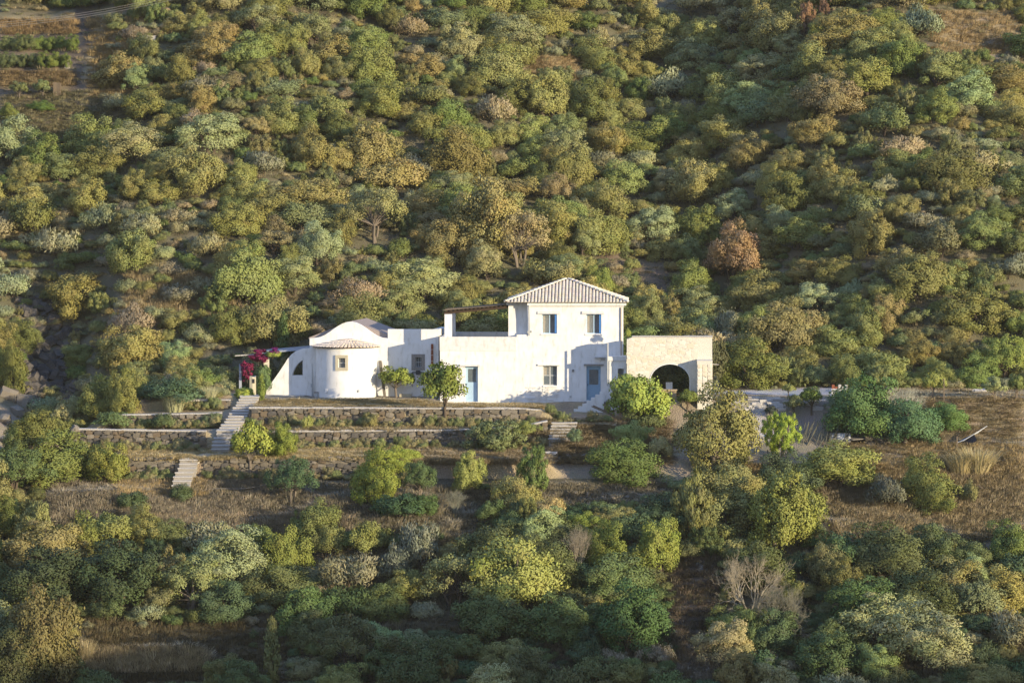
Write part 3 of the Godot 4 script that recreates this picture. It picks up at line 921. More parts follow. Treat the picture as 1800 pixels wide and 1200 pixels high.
func chapel_things() -> void:
	var q := Vector3(-9.77, 0.2, -2.9)
	var bs := Basis(Vector3.UP, deg_to_rad(-6.0))
	var mb := MB.new()
	mb.bar(Vector3(0.35, 0, 0.6), Vector3(-0.02, 2.15, -0.04), 0.16, 0.05)
	var o := thing("leaning_plank", "grey weathered plank leaning on the white wall beside the round apse", "plank", q + bs * Vector3(1.95, 0.0, 0.05), deg_to_rad(-6.0))
	put("board", mb.done(), grain_mat(lin(0.2, 0.18, 0.15), wood_m.albedo_texture, 1.5), o)
	o = thing("stone_trough", "pale stone trough on the paving below the barred chapel window", "trough", q + bs * Vector3(3.5, -0.04, 0.4), deg_to_rad(-6.0))
	mb = MB.new()
	mb.box(Vector3(-0.35, 0.0, -0.15), Vector3(0.35, 0.06, 0.15)); mb.box(Vector3(-0.35, 0.06, 0.1), Vector3(0.35, 0.24, 0.15)); mb.box(Vector3(-0.35, 0.06, -0.15), Vector3(0.35, 0.24, -0.1))
	mb.box(Vector3(-0.35, 0.06, -0.1), Vector3(-0.29, 0.24, 0.1)); mb.box(Vector3(0.29, 0.06, -0.1), Vector3(0.35, 0.24, 0.1))
	put("basin", mb.done(), cream, o)
	o = thing("wooden_trestle", "small pale wooden trestle lying by the foot of the chapel wall", "trestle", q + bs * Vector3(4.55, -0.04, 0.45), deg_to_rad(-6.0))
	for s in [-1, 1]:
		mb = MB.new()
		mb.bar(Vector3(s * 0.4, 0.02, 0.1), Vector3(0.0, 0.24, 0.1), 0.05, 0.04)
		mb.bar(Vector3(s * 0.4, 0.02, -0.2), Vector3(0.0, 0.24, -0.2), 0.05, 0.04)
		put("leg", mb.done(), cream, o)
	o = thing("grey_bin", "small grey bin against the apse beside the wall pipe", "bin", q + bs * Vector3(-1.75, -0.02, 0.95), deg_to_rad(-6.0))
	mb = MB.new()
	mb.tube(PackedVector3Array([Vector3(0, 0, 0), Vector3(0, 0.3, 0)]), PackedFloat32Array([0.12, 0.16]), 10)
	put("bucket", mb.done(), grey_paint, o)
	mb = MB.new()
	mb.tube(PackedVector3Array([Vector3(0, 0.3, 0), Vector3(0, 0.34, 0)]), PackedFloat32Array([0.18, 0.17]), 10)
	put("lid", mb.done(), concrete, o)

func loggia() -> void:
	var h := thing("stone_archway", "pale rubble stone wall with a wide round arch beside the house", "archway", Vector3(6.64, 0.37, 2.7), deg_to_rad(-2.0))
	var o := PackedVector2Array([Vector2(0.0, -0.9), Vector2(0.0, 3.46), Vector2(0.35, 3.58), Vector2(4.93, 3.6), Vector2(4.93, -0.9), Vector2(3.68, -0.9), Vector2(3.68, 1.05)])
	for k in range(1, 18):
		var a := PI * k / 18.0
		o.append(Vector2(2.5 + 1.18 * cos(a), 1.05 + 1.02 * sin(a)))
	o.append(Vector2(1.32, 1.05)); o.append(Vector2(1.32, -0.9))
	var mb := MB.new()
	mb.prism(o, 0.0, -0.55)
	var wall := put("wall", mb.done(), stone_white, h)
	# rubble stones set in the face, clear of the opening
	rng.seed = 300
	var shapes: Array[ArrayMesh] = []
	for k in 5:
		shapes.append(stone_shape(900 + k))
	var tints: Array[StandardMaterial3D] = []
	for c in [Vector3(0.87, 0.83, 0.73), Vector3(0.83, 0.79, 0.69), Vector3(0.9, 0.87, 0.78), Vector3(0.84, 0.77, 0.63)]:
		tints.append(grain_mat(lin(c.x, c.y, c.z), stone_white.albedo_texture, 1.4, stone_white.albedo_texture, 2.0))
	var laid := []
	var sizes := [0.36, 0.3, 0.24, 0.19, 0.15]
	for k in 5000:
		if laid.size() >= 285:
			break
		var wd: float = sizes[mini(4, k / 500)] * rng.randf_range(0.8, 1.15)
		var hg := wd * rng.randf_range(0.5, 0.85)
		var c := Vector2(rng.randf_range(0.1, 3.95), rng.randf_range(0.2, 3.42))
		var fit := Vector2((c.x - 2.5) / (1.3 + wd / 2), (c.y - 1.05) / (1.14 + hg / 2) if c.y > 1.05 else 0.0).length() > 1.0
		for q in laid:
			if absf(c.x - q[0]) < (wd + q[2]) * 0.47 and absf(c.y - q[1]) < (hg + q[3]) * 0.47:
				fit = false
				break
		if fit:
			laid.append([c.x, c.y, wd, hg])
			var s := put("stone", shapes[rng.randi() % 5], tints[rng.randi() % 4], wall)
			s.position = Vector3(c.x, c.y, -0.012)
			s.rotation.z = rng.randf_range(-0.3, 0.3) + (PI if rng.randf() < 0.5 else 0.0)
			s.scale = Vector3(wd, hg, 0.045)
	# plastered rim of the arch
	mb = MB.new()
	var pts := [Vector2(3.68, -0.6), Vector2(3.68, 1.05)]
	for k in range(1, 19):
		var a := PI * k / 18.0
		pts.append(Vector2(2.5 + 1.18 * cos(a), 1.05 + 1.02 * sin(a)))
	pts.append(Vector2(1.32, -0.6))
	for k in pts.size() - 1:
		var a: Vector2 = pts[k]; var b: Vector2 = pts[k + 1]
		var cn := Vector2(2.5, 1.05)
		var a2 := a + (cn - a).normalized() * 0.05 if k > 0 else a - Vector2(0.05, 0)
		var b2 := b + (cn - b).normalized() * 0.05 if k < pts.size() - 2 else b + Vector2(0.05, 0)
		mb.quad(Vector3(a.x, a.y, 0.03), Vector3(b.x, b.y, 0.03), Vector3(b2.x, b2.y, 0.03), Vector3(a2.x, a2.y, 0.03))
		mb.quad(Vector3(a2.x, a2.y, 0.03), Vector3(b2.x, b2.y, 0.03), Vector3(b2.x, b2.y, -0.57), Vector3(a2.x, a2.y, -0.57))
		mb.quad(Vector3(a.x, a.y, 0.03), Vector3(a.x, a.y, -0.003), Vector3(b.x, b.y, -0.003), Vector3(b.x, b.y, 0.03))
	put("arch_rim", mb.done(), white, h)
	# pier that stands out at the right end, and the side walls that run back
	mb = MB.new()
	mb.prism(PackedVector2Array([Vector2(0.0, -0.9), Vector2(0.0, 2.32), Vector2(-0.85, 2.26), Vector2(-0.85, -0.9)]), 0.0, -0.88)
	var pier := put("pier", mb.done(), stone_white, h)
	pier.rotation.y = PI / 2
	pier.position = Vector3(4.92, 0.0, 0.0)
	for yy in 11:
		for k in 3:
			var s := put("stone", shapes[rng.randi() % 5], tints[rng.randi() % 4], pier)
			s.position = Vector3(-0.85, -0.3 + yy * 0.225 + rng.randf_range(-0.02, 0.02), -0.15 - k * 0.29)
			s.scale = Vector3(0.06, 0.21, rng.randf_range(0.22, 0.3))
	mb = MB.new()
	mb.box(Vector3(4.43, -0.9, -0.551), Vector3(4.93, 3.56, -1.1)); mb.box(Vector3(0.0, -0.9, -0.551), Vector3(0.4, 3.4, -2.0))
	put("side_wall", mb.done(), stone_white, h)
	put("coping", rough_slab(Vector3(0.3, 3.581, -0.56), Vector3(4.95, 3.66, 0.03), 51, 0.012), lime, h)
	mb = MB.new()
	mb.tube(PackedVector3Array([Vector3(4.9, 2.02, -0.4), Vector3(5.3, 1.98, -0.3)]), PackedFloat32Array([0.03, 0.03]), 8)
	put("spout", mb.done(), lime, h)
	var t := thing("garden_table", "tan wooden table in front of the arch behind the fig tree", "table", Vector3(9.0, 0.32, 2.75), deg_to_rad(-2.0))
	put("table_top", one_box(Vector3(-0.55, 0.56, -0.35), Vector3(0.55, 0.62, 0.35)), curtain, t)
	put("apron", one_box(Vector3(-0.5, 0.1, -0.3), Vector3(0.5, 0.559, 0.3)), curtain, t)
	for q in [[-0.45, -0.25], [0.45, -0.25], [-0.45, 0.25], [0.45, 0.25]]:
		put("leg", one_box(Vector3(q[0] - 0.04, -0.2, q[1] - 0.04), Vector3(q[0] + 0.04, 0.099, q[1] + 0.04)), curtain, t)
	t = thing("white_chair", "white wooden chair standing under the stone arch", "chair", Vector3(9.2, 0.4, 1.9), deg_to_rad(20.0))
	put("seat", one_box(Vector3(-0.2, 0.42, -0.2), Vector3(0.2, 0.46, 0.2)), white, t)
	put("backrest", one_box(Vector3(-0.2, 0.461, -0.2), Vector3(0.2, 0.9, -0.16)), white, t)
	for q in [[-0.17, -0.17], [0.17, -0.17], [-0.17, 0.17], [0.17, 0.17]]:
		put("leg", one_box(Vector3(q[0] - 0.02, -0.2, q[1] - 0.02), Vector3(q[0] + 0.02, 0.419, q[1] + 0.02)), white, t)

func lean_to() -> void:
	var t := thing("outdoor_oven", "small whitewashed lean-to with a slab top between house door and arch", "outbuilding", Vector3(5.72, -0.3, 0.0), deg_to_rad(-2.0))
	var mb := MB.new()
	mb.holed(0.0, 0.98, 0.0, 2.85, 2.0, 0.25, [[0.5, 0.85, 1.7, 2.4]])
	mb.box(Vector3(0.0, 0.0, 0.01), Vector3(0.2, 2.85, 1.75)); mb.box(Vector3(0.78, 0.0, 0.01), Vector3(0.98, 2.85, 1.75))
	put("wall", mb.done(), white, t)
	put("top_slab", rough_slab(Vector3(-0.06, 2.853, 0.01), Vector3(0.99, 3.1, 2.06), 71, 0.012), white2, t)
	mb = MB.new()
	for k in 4:
		mb.box(Vector3(0.53 + k * 0.08, 1.7, 1.86), Vector3(0.55 + k * 0.08, 2.4, 1.88))
	put("window_bars", mb.done(), grey_paint, t)
	mb = MB.new()
	mb.tube(PackedVector3Array([Vector3(-0.1, 1.4, 2.05), Vector3(-0.1, 3.88, 2.05)]), PackedFloat32Array([0.05, 0.05]), 8)
	put("chimney_pipe", mb.done(), grey_paint, t)
	t = thing("white_stair", "whitewashed outdoor stair with stepped parapet climbing past the blue door", "stair", Vector3(3.35, -0.75, 1.5), deg_to_rad(-2.0))
	for k in 8:
		put("step", rough_slab(Vector3(k * 0.25, 0.0 if k == 0 else 0.02, 0.0), Vector3(k * 0.25 + 0.249, 0.3 + k * 0.17, 0.26), 80 + k, 0.01), white, t)
	for k in 7:
		put("tread", one_box(Vector3(k * 0.25, 0.0, -0.9), Vector3(k * 0.25 + 0.249, 0.12 + k * 0.17, -0.001)), lime, t)
	t = thing("wooden_ladder", "old grey wooden ladder lying on the slope below the blue door", "ladder", Vector3(4.6, -0.15, 3.0), 0.0)
	var a0 := Vector3(0, 0.12, 0); var a1 := Vector3(1.75, -0.62, 0.9); var off := Vector3(0.1, 0.02, -0.42)
	for s in 2:
		mb = MB.new()
		mb.bar(a0 + off * s, a1 + off * s, 0.05, 0.06)
		put("rail", mb.done(), wood_m, t)
	for k in 7:
		mb = MB.new()
		var f := (k + 0.5) / 7.0
		mb.bar(a0.lerp(a1, f), a0.lerp(a1, f) + off, 0.04, 0.04)
		put("rung", mb.done(), wood_m, t)

# ---------------------------------------------------------------- ground, walls, stairs
var zones := []      # patches of the ground with a colour of their own: [x, z, rx, rz, colour, strength]
func zone(px: float, py: float, rx: float, rz: float, c: Color, k := 1.0) -> void:
	var p := ground_seen(px, py)
	zones.append([p.x, p.z, rx, rz, c, k])

const TAN := Color(0.54, 0.45, 0.29)
const SOIL := Color(0.22, 0.205, 0.13)
const DUN := Color(0.43, 0.365, 0.26)
const EARTH := Color(0.27, 0.215, 0.145)
const PALE := Color(0.42, 0.37, 0.29)
const TRACK := Color(0.17, 0.145, 0.115)

func ground_col(x: float, z: float) -> Color:
	var c := SOIL
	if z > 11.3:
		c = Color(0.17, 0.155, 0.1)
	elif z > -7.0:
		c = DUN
		if x > -25.0 and x < 2.6:
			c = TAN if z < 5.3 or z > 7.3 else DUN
			if z < -0.9 and z > -4.0:
				c = PALE
	var w := fine.get_noise_2d(x * 0.9 + 40.0, z * 0.9) * 0.5 + noise.get_noise_2d(x * 2.2, z * 2.2 + 70.0) * 0.5
	for q in zones:
		var d := Vector2((x - q[0]) / q[2], (z - q[1]) / q[3]).length() + w * 0.55
		if d < 1.15:
			c = c.lerp(q[4], q[5] * smoothstep(1.15, 0.75, d))
	var k := 1.0 + 0.45 * w
	var g := fine.get_noise_2d(x * 2.1 - 9.0, z * 2.1 + 31.0)
	return Color(c.r * k, c.g * k * (1.0 + 0.08 * g), c.b * k * (1.0 - 0.1 * g))

func axis(fine0: float, fine1: float, step: float, lo: float, hi: float) -> PackedFloat32Array:
	var out := PackedFloat32Array()
	var left: Array[float] = []
	var s := step
	var p := fine0
	while p > lo:
		s *= 1.22
		p -= s
		left.push_front(p)
	for q in left:
		out.append(q)
	p = fine0
	while p < fine1:
		out.append(p)
		p += step
	s = step
	while p < hi:
		out.append(p)
		s *= 1.22
		p += s
	return out

func ground_sheet() -> void:
	zone(150, 60, 3.0, 3.0, EARTH); zone(60, 50, 6.0, 2.0, TAN, 0.7); zone(60, 135, 6.0, 3.5, EARTH); zone(60, 85, 6.5, 4.0, EARTH)
	zone(180, 60, 1.6, 5.0, TAN); zone(205, 70, 2.6, 2.0, TAN, 0.8); zone(170, 130, 1.5, 4.0, TAN, 0.8)
	zone(150, 20, 1.1, 5.0, TRACK); zone(145, 60, 0.9, 3.4, TRACK); zone(140, 100, 0.8, 3.2, TRACK); zone(134, 140, 0.75, 3.0, TRACK); zone(128, 175, 0.7, 2.6, TRACK); zone(118, 205, 0.8, 2.6, TRACK)
	zone(40, 235, 5.0, 3.0, Color(0.2, 0.175, 0.12)); zone(30, 170, 5.0, 1.2, EARTH)
	zone(965, 118, 3.2, 2.2, TAN, 0.8); zone(1720, 60, 4.0, 3.0, TAN, 0.8); zone(1750, 85, 3.0, 1.0, PALE, 0.5)
	zone(330, 520, 5.0, 3.0, TAN, 0.7); zone(1140, 480, 3.0, 4.0, EARTH)
	# right of the archway: pale yard, terraced path and dry earth
	zone(1370, 690, 5.0, 1.7, Color(0.75, 0.74, 0.72)); zone(1400, 706, 4.5, 1.2, PALE); zone(1345, 750, 0.8, 1.4, Color(0.6, 0.58, 0.55), 0.8)
	zone(1705, 672, 2.6, 0.7, Color(0.6, 0.58, 0.54), 0.6); zone(1590, 675, 3.0, 1.4, TAN, 0.9); zone(1760, 680, 3.0, 1.2, TAN, 0.8); zone(1690, 720, 6.5, 2.4, Color(0.43, 0.37, 0.26)); zone(1680, 790, 7.0, 3.0, Color(0.45, 0.385, 0.26)); zone(1640, 830, 6.0, 1.0, TAN, 0.8)
	zone(1330, 822, 3.6, 1.0, TAN, 0.9); zone(980, 790, 5.0, 1.6, DUN); zone(1000, 800, 3.0, 0.6, PALE, 0.6); zone(1080, 760, 5.0, 1.5, Color(0.22, 0.17, 0.12))
	zone(1590, 920, 7.0, 2.6, Color(0.38, 0.32, 0.22)); zone(250, 865, 6.0, 2.0, TAN, 0.75); zone(420, 885, 7.0, 3.0, Color(0.31, 0.265, 0.2)); zone(300, 905, 8.0, 1.6, Color(0.33, 0.28, 0.21))
	zone(430, 1100, 5.0, 3.0, Color(0.22, 0.19, 0.12)); zone(240, 1160, 5.0, 0.8, TAN, 0.8); zone(1220, 1080, 1.6, 5.0, Color(0.24, 0.2, 0.15)); zone(1100, 1140, 5.0, 1.5, Color(0.28, 0.24, 0.175), 0.8)
	var xs := axis(-34.0, 34.0, 0.42, -190.0, 190.0)
	var zs := PackedFloat32Array()
	for z in axis(-64.0, 34.0, 0.42, -150.0, 215.0):
		if z < -0.5 or z > 13.0:
			zs.append(z)
	var zz := -0.5
	while zz < 13.0:
		zs.append(zz)
		zz += 0.16
	for z in [2.2, 2.3, 4.75, 4.85, 5.25, 5.35, 7.25, 7.35, 8.25, 8.35, 11.15, 11.25]:
		zs.append(z)
	zs.sort()
	var mb := MB.new()
	var nx := xs.size()
	for z in zs:
		for x in xs:
			mb.v.append(Vector3(x, height(x, z), z))
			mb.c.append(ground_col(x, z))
	for j in zs.size():
		for i in nx:
			var k := j * nx + i
			var a := mb.v[k - 1 if i > 0 else k]
			var b := mb.v[k + 1 if i < nx - 1 else k]
			var d := mb.v[k - nx if j > 0 else k]
			var e := mb.v[k + nx if j < zs.size() - 1 else k]
			mb.n.append((e - d).cross(b - a).normalized())
	for j in zs.size() - 1:
		for i in nx - 1:
			var k := j * nx + i
			mb.ix.append_array(PackedInt32Array([k, k + 1, k + nx, k + 1, k + nx + 1, k + nx]))
	var m := grain_mat(Color(1, 1, 1), noise_tex(0.07, 21, Color(0.6, 0.58, 0.56), Color(1, 1, 1), 1024, FastNoiseLite.TYPE_SIMPLEX_SMOOTH, 6), 0.21, noise_tex(0.09, 23, Color.BLACK, Color.WHITE, 512), 6.0)
	m.vertex_color_use_as_albedo = true
	struct("ground", mb.done(), m)

func stone_shape(seed_: int) -> ArrayMesh:   # a unit block of stone with worn corners
	var mb := MB.new()
	rng.seed = seed_
	var f := FastNoiseLite.new()
	f.seed = seed_
	f.frequency = 0.9
	var faces := [[Vector3.RIGHT, Vector3.UP, Vector3.BACK], [Vector3.LEFT, Vector3.UP, Vector3.FORWARD], [Vector3.BACK, Vector3.UP, Vector3.LEFT], [Vector3.FORWARD, Vector3.UP, Vector3.RIGHT], [Vector3.RIGHT, Vector3.FORWARD, Vector3.UP], [Vector3.RIGHT, Vector3.BACK, Vector3.DOWN]]
	for q in faces:
		var g: Array[Vector3] = []
		for a in 3:
			for b in 3:
				var p: Vector3 = q[0] * (b - 1.0) + q[1] * (a - 1.0) + q[2]
				var w := p.lerp(p.normalized() * 1.25, 0.42)
				w *= 0.5 * (1.0 + 0.4 * f.get_noise_3d(p.x * 2.0, p.y * 2.0, p.z * 2.0))
				g.append(w)
		for a in 2:
			for b in 2:
				mb.quad(g[a * 3 + b], g[a * 3 + 3 + b], g[a * 3 + 4 + b], g[a * 3 + 1 + b])
	return mb.done()

var stones: Array[ArrayMesh] = []
# a retaining wall along points (x, height of its top, z): mortared core, face stones, coping
func terrace_wall(called: String, label: String, pts: Array, tall: float, sw: float, sh: float, seed_: int, cap: bool, ragged := 0.0) -> void:
	if stones.is_empty():
		for k in 6:
			stones.append(stone_shape(500 + k))
	var o := thing(called, label, "wall", pts[0])
	rng.seed = seed_
	var core := MB.new()
	var limed := MB.new()
	var whole := 0.0
	for k in pts.size() - 1:
		whole += Vector2(pts[k + 1].x - pts[k].x, pts[k + 1].z - pts[k].z).length()
	var rest := MB.new()
	for k in pts.size() - 1:
		var a: Vector3 = pts[k] - pts[0]
		var b: Vector3 = pts[k + 1] - pts[0]
		var d := Vector3(b.x - a.x, 0, b.z - a.z)
		var l := d.length()
		d /= l
		var front := Vector3(-d.z, 0, d.x)
		var back := -front * 0.5
		var dn := Vector3(0, -tall - 0.5, 0)
		var in_ := -front * 0.03
		core.quad(a + in_ + dn, a + in_, b + in_, b + in_ + dn); core.quad(a + in_, a + back, b + back, b + in_); core.quad(b + back + dn, b + back, a + back, a + back + dn)
		core.quad(a + back + dn, a + back, a + in_, a + in_ + dn); core.quad(b + in_ + dn, b + in_, b + back, b + back + dn)
		# rubble: big stones first, then smaller ones in the gaps
		var laid := {}
		var most := int(290.0 * l / whole)
		var mine := 0
		var goes := int(l * tall * 420.0)
		for g in goes:
			var big := 1.45 - 1.0 * minf(1.0, g / (goes * 0.7))
			var wd := sw * big * rng.randf_range(0.85, 1.15)
			var hh := minf(wd * rng.randf_range(0.5, 0.8), sh * 1.7)
			var cx := rng.randf_range(wd * 0.4, l - wd * 0.4)
			var cy := rng.randf_range(hh * 0.4, tall - hh * 0.35)
			var fit := true
			var cell := int(cx / 0.6)
			for q in [cell - 1, cell, cell + 1]:
				for z in laid.get(q, []):
					if absf(cx - z[0]) < (wd + z[2]) * 0.47 and absf(cy - z[1]) < (hh + z[3]) * 0.47:
						fit = false
						break
				if not fit:
					break
			if not fit:
				continue
			if not laid.has(cell):
				laid[cell] = []
			laid[cell].append([cx, cy, wd, hh])
			var p := a + d * cx
			p.y = lerpf(a.y, b.y, cx / l) - cy - (0.05 if cap else -0.02)
			if not cap and cy < 0.2:
				p.y += ragged * (0.3 + noise.get_noise_1d((cx + pts[0].x) * 6.0))
			p += front * rng.randf_range(-0.03, 0.03)
			var turn := rng.randf_range(-0.28, 0.28)
			if mine < most:
				var s := put("stone", stones[rng.randi() % 6], stone_ms[rng.randi() % 5], o)
				s.transform = Transform3D(Basis(d, Vector3.UP, front) * Basis.from_euler(Vector3(0, 0, turn + (PI if rng.randf() < 0.5 else 0.0))) * Basis.from_scale(Vector3(wd * 1.02, hh * 1.02, 0.2)), p)
				mine += 1
			else:
				rest.boxt(Transform3D(Basis(d, Vector3.UP, front) * Basis.from_euler(Vector3(rng.randf_range(-0.1, 0.1), rng.randf_range(-0.1, 0.1), turn)) * Basis.from_scale(Vector3(wd * 0.92, hh * 0.9, 0.17)), p))
		if cap:
			var m := maxi(1, int(l / 0.6))
			for j in m:
				var f0 := float(j) / m
				var f1 := float(j + 1) / m
				var up := Vector3(0, rng.randf_range(0.015, 0.055), 0)
				var pa := a.lerp(b, f0) + front * rng.randf_range(0.02, 0.06)
				var pb := a.lerp(b, f1) + front * rng.randf_range(0.02, 0.06) + d * 0.003
				var qa := a.lerp(b, f0) - front * 0.42
				var qb := a.lerp(b, f1) - front * 0.42
				var lo := Vector3(0, -0.05, 0)
				limed.quad(pa + lo, pa + up, pb + up, pb + lo); limed.quad(pa + up, qa + up, qb + up, pb + up); limed.quad(qb + lo, qb + up, qa + up, qa + lo)
				limed.quad(qa + lo, qa + up, pa + up, pa + lo); limed.quad(pb + lo, pb + up, qb + up, qb + lo)
	put("core", core.done(), mortar, o)
	if rest.v.size():
		put("small_stones", rest.done(), stone_ms[1], o).set_meta("kind", "stuff")
	if cap:
		put("coping", limed.done(), lime, o)

func flight(called: String, label: String, a: Vector3, b: Vector3, wide: float, steps: int, seed_: int, lip: bool) -> void:
	var o := thing(called, label, "stairs", a)
	var stone_step := grain_mat(lin(0.52, 0.49, 0.43), lime.albedo_texture, 0.8, lime.albedo_texture, 3.0)
	rng.seed = seed_
	var d := (b - a) / steps
	for k in steps:
		var p := d * k
		var skew := rng.randf_range(-0.05, 0.05)
		var s := put("step", rough_slab(Vector3(-wide / 2 + skew, d.y - 0.28, 0.0), Vector3(wide / 2 + skew, -0.045, -d.z * 1.15), seed_ + k, 0.015), stone_step, o)
		s.position = p + Vector3(0, 0, d.z)
		s = put("tread", rough_slab(Vector3(-wide / 2 - 0.03 + skew, -0.042, -0.01), Vector3(wide / 2 + 0.03 + skew, 0.012, -d.z * 1.1), seed_ + 50 + k, 0.012), lime, o)
		s.position = p + Vector3(0, 0, d.z + 0.03)

func rock(label: String, px: float, py: float, wide: float, tall: float, seed_: int, group := "", tone := -1) -> void:
	var p := ground_seen(px, py)
	var o := put("boulder", stones[seed_ % 6], stone_ms[(seed_ * 7 + 3) % 5] if tone < 0 else stone_ms[tone])
	tag(o, label, "boulder", group)
	o.transform = Transform3D(Basis.from_euler(Vector3(seed_ * 0.37, seed_ * 1.3, seed_ * 0.21)) * Basis.from_scale(Vector3(wide, tall, wide * 0.8)), p + Vector3(0, tall * 0.25, 0))

func rock_face() -> void:
	var at := ground_seen(85, 640)
	var o := thing("rock_outcrop", "broken grey rock face in the ravine below the scrub", "rock outcrop", at)
	var g: Array[StandardMaterial3D] = []
	for c in [Vector3(0.2, 0.185, 0.165), Vector3(0.15, 0.145, 0.14), Vector3(0.27, 0.24, 0.2)]:
		g.append(grain_mat(lin(c.x, c.y, c.z), stone_ms[0].albedo_texture, 0.7, stone_ms[0].albedo_texture, 8.0))
	rng.seed = 61
	for k in 330:
		var px := rng.randf_range(20, 165)
		var py := rng.randf_range(530, 725)
		if absf(px - (70.0 + (py - 530.0) * 0.14)) > 62.0 - absf(py - 610.0) * 0.22:
			continue
		var p := ground_seen(px, py)
		var s := rng.randf_range(0.22, 0.75)
		var r := put("rock", stones[rng.randi() % 6], g[rng.randi() % 3], o)
		r.transform = Transform3D(Basis.from_euler(Vector3(rng.randf_range(-0.6, 0.6), rng.randf() * TAU, rng.randf_range(-0.6, 0.6))) * Basis.from_scale(Vector3(s * 1.3, s * 0.8, s)), p - at + Vector3(0, 0.1 * s, 0))

func grounds() -> void:
	terrace_wall("terrace_wall", "long stone retaining wall with white coping below the grass in front of the house", [Vector3(-15.0, 0.02, 5.3), Vector3(-6.0, 0.0, 5.3), Vector3(0.4, -0.02, 5.3), Vector3(1.7, -0.1, 5.2)], 1.08, 0.3, 0.2, 101, true)
	terrace_wall("terrace_wall", "second stone terrace wall, its white coping rising towards the short garden steps", [Vector3(-15.3, -1.2, 7.32), Vector3(-4.0, -1.12, 7.32), Vector3(0.3, -0.98, 7.25), Vector3(2.0, -0.62, 7.1)], 0.98, 0.27, 0.17, 102, true)
	terrace_wall("terrace_wall", "short low stone wall left of the top of the white stairs", [Vector3(-19.2, 0.27, 2.3), Vector3(-16.35, 0.3, 2.3)], 0.55, 0.32, 0.17, 103, true)
	terrace_wall("terrace_wall", "middle stone terrace wall left of the white stairs", [Vector3(-22.6, -0.42, 4.85), Vector3(-19.0, -0.36, 4.85), Vector3(-16.6, -0.3, 4.85)], 0.85, 0.29, 0.17, 104, true)
	terrace_wall("terrace_wall", "long lower stone terrace wall ending at the foot of the white stairs", [Vector3(-24.6, -0.98, 8.35), Vector3(-20.5, -1.06, 8.35), Vector3(-17.15, -1.1, 8.35)], 1.1, 0.27, 0.16, 105, true)
	terrace_wall("dry_stone_wall", "rough dry stone wall left of the lowest steps", [Vector3(-21.6, -2.6, 11.25), Vector3(-18.6, -2.55, 11.25)], 0.95, 0.3, 0.13, 106, false, 0.25)
	terrace_wall("dry_stone_wall", "dark dry stone wall under the small tree right of the lowest steps", [Vector3(-17.0, -2.5, 11.25), Vector3(-5.0, -2.5, 11.25)], 1.0, 0.32, 0.14, 107, false, 0.2)
	flight("stone_stairs", "upper flight of white stone stairs beside the chapel terrace", Vector3(-15.3, 0.42, 0.6), Vector3(-16.0, -1.1, 7.2), 1.05, 12, 201, false)
	flight("stone_stairs", "middle flight of white-edged stone steps against the long lower wall", Vector3(-16.05, -1.08, 7.9), Vector3(-16.35, -2.2, 9.6), 0.95, 6, 221, true)
	flight("stone_stairs", "lowest flight of white-edged steps running down into the dry grass", Vector3(-17.8, -2.48, 11.0), Vector3(-18.1, -3.92, 13.4), 0.95, 7, 241, true)
	flight("garden_steps", "short stone garden steps at the end of the second terrace wall", Vector3(3.0, -0.75, 6.2), Vector3(2.7, -1.7, 8.0), 1.4, 6, 261, true)
	flight("garden_steps", "broad pale steps going down from the yard beside the round pine", Vector3(14.4, 0.3, 1.7), Vector3(13.9, -1.55, 5.2), 1.5, 8, 271, true)
	var mb := MB.new()
	for k in 4:
		var e := [Vector3(-16.85, -2.24, 9.5), Vector3(-15.9, -2.22, 9.45), Vector3(-17.3, -2.43, 11.1), Vector3(-18.3, -2.44, 11.1)]
		mb.quad(e[k] + Vector3(0, -0.3, 0), e[k] + Vector3(0, 0.03, 0), e[(k + 1) % 4] + Vector3(0, 0.03, 0), e[(k + 1) % 4] + Vector3(0, -0.3, 0))
		if k == 0:
			mb.quad(e[0] + Vector3(0, 0.03, 0), e[1] + Vector3(0, 0.03, 0), e[2] + Vector3(0, 0.03, 0), e[3] + Vector3(0, 0.03, 0))
	struct("path", mb.done(), lime)
	var slab := put("stair_landing", rough_slab(Vector3(-16.6, -1.5, 7.2), Vector3(-15.4, -1.06, 7.95), 290, 0.01), lime)
	slab.set_meta("kind", "structure")
	slab = put("path", rough_slab(Vector3(-15.95, 0.0, -0.6), Vector3(-14.6, 0.45, 0.6), 291, 0.02), lime)
	slab.set_meta("kind", "structure")
	# strips of paving between the yard and the broad steps
	rng.seed = 66
	var pav := thing("stepping_stones", "scattered pale paving slabs across the dry earth below the white yard", "paving")
	for k in 46:
		var p := ground_seen(rng.randf_range(1290, 1470), rng.randf_range(698, 722))
		var s := put("slab", rough_slab(Vector3(-0.35, -0.1, -0.12), Vector3(0.35 * rng.randf_range(0.5, 1.3), 0.04, 0.12), 700 + k, 0.03), lime, pav)
		s.position = p
		s.rotation.y = rng.randf_range(-0.3, 0.3)
	rock_face()
	var spots := [[15, 700, 1.0, 0.7], [45, 712, 1.1, 0.8], [30, 730, 0.9, 0.6], [62, 722, 0.8, 0.6], [8, 745, 0.8, 0.6], [26, 704, 0.7, 0.6], [54, 734, 0.6, 0.4]]
	var n := 0
	for q in spots:
		rock("pale sunlit boulder in the heap at the lower edge of the ravine", q[0], q[1], q[2], q[3], n + 3, "boulders heaped at the edge of the ravine", 2)
		n += 1
	for q in [[130, 762, 0.6, 0.4], [142, 752, 0.5, 0.35], [12, 782, 0.8, 0.6], [28, 778, 0.8, 0.5]]:
		rock("weathered boulder among bushes near the end of the long lower wall", q[0], q[1], q[2], q[3], n + 3, "boulders by the end of the lower wall", 2)
		n += 1
	rng.seed = 12
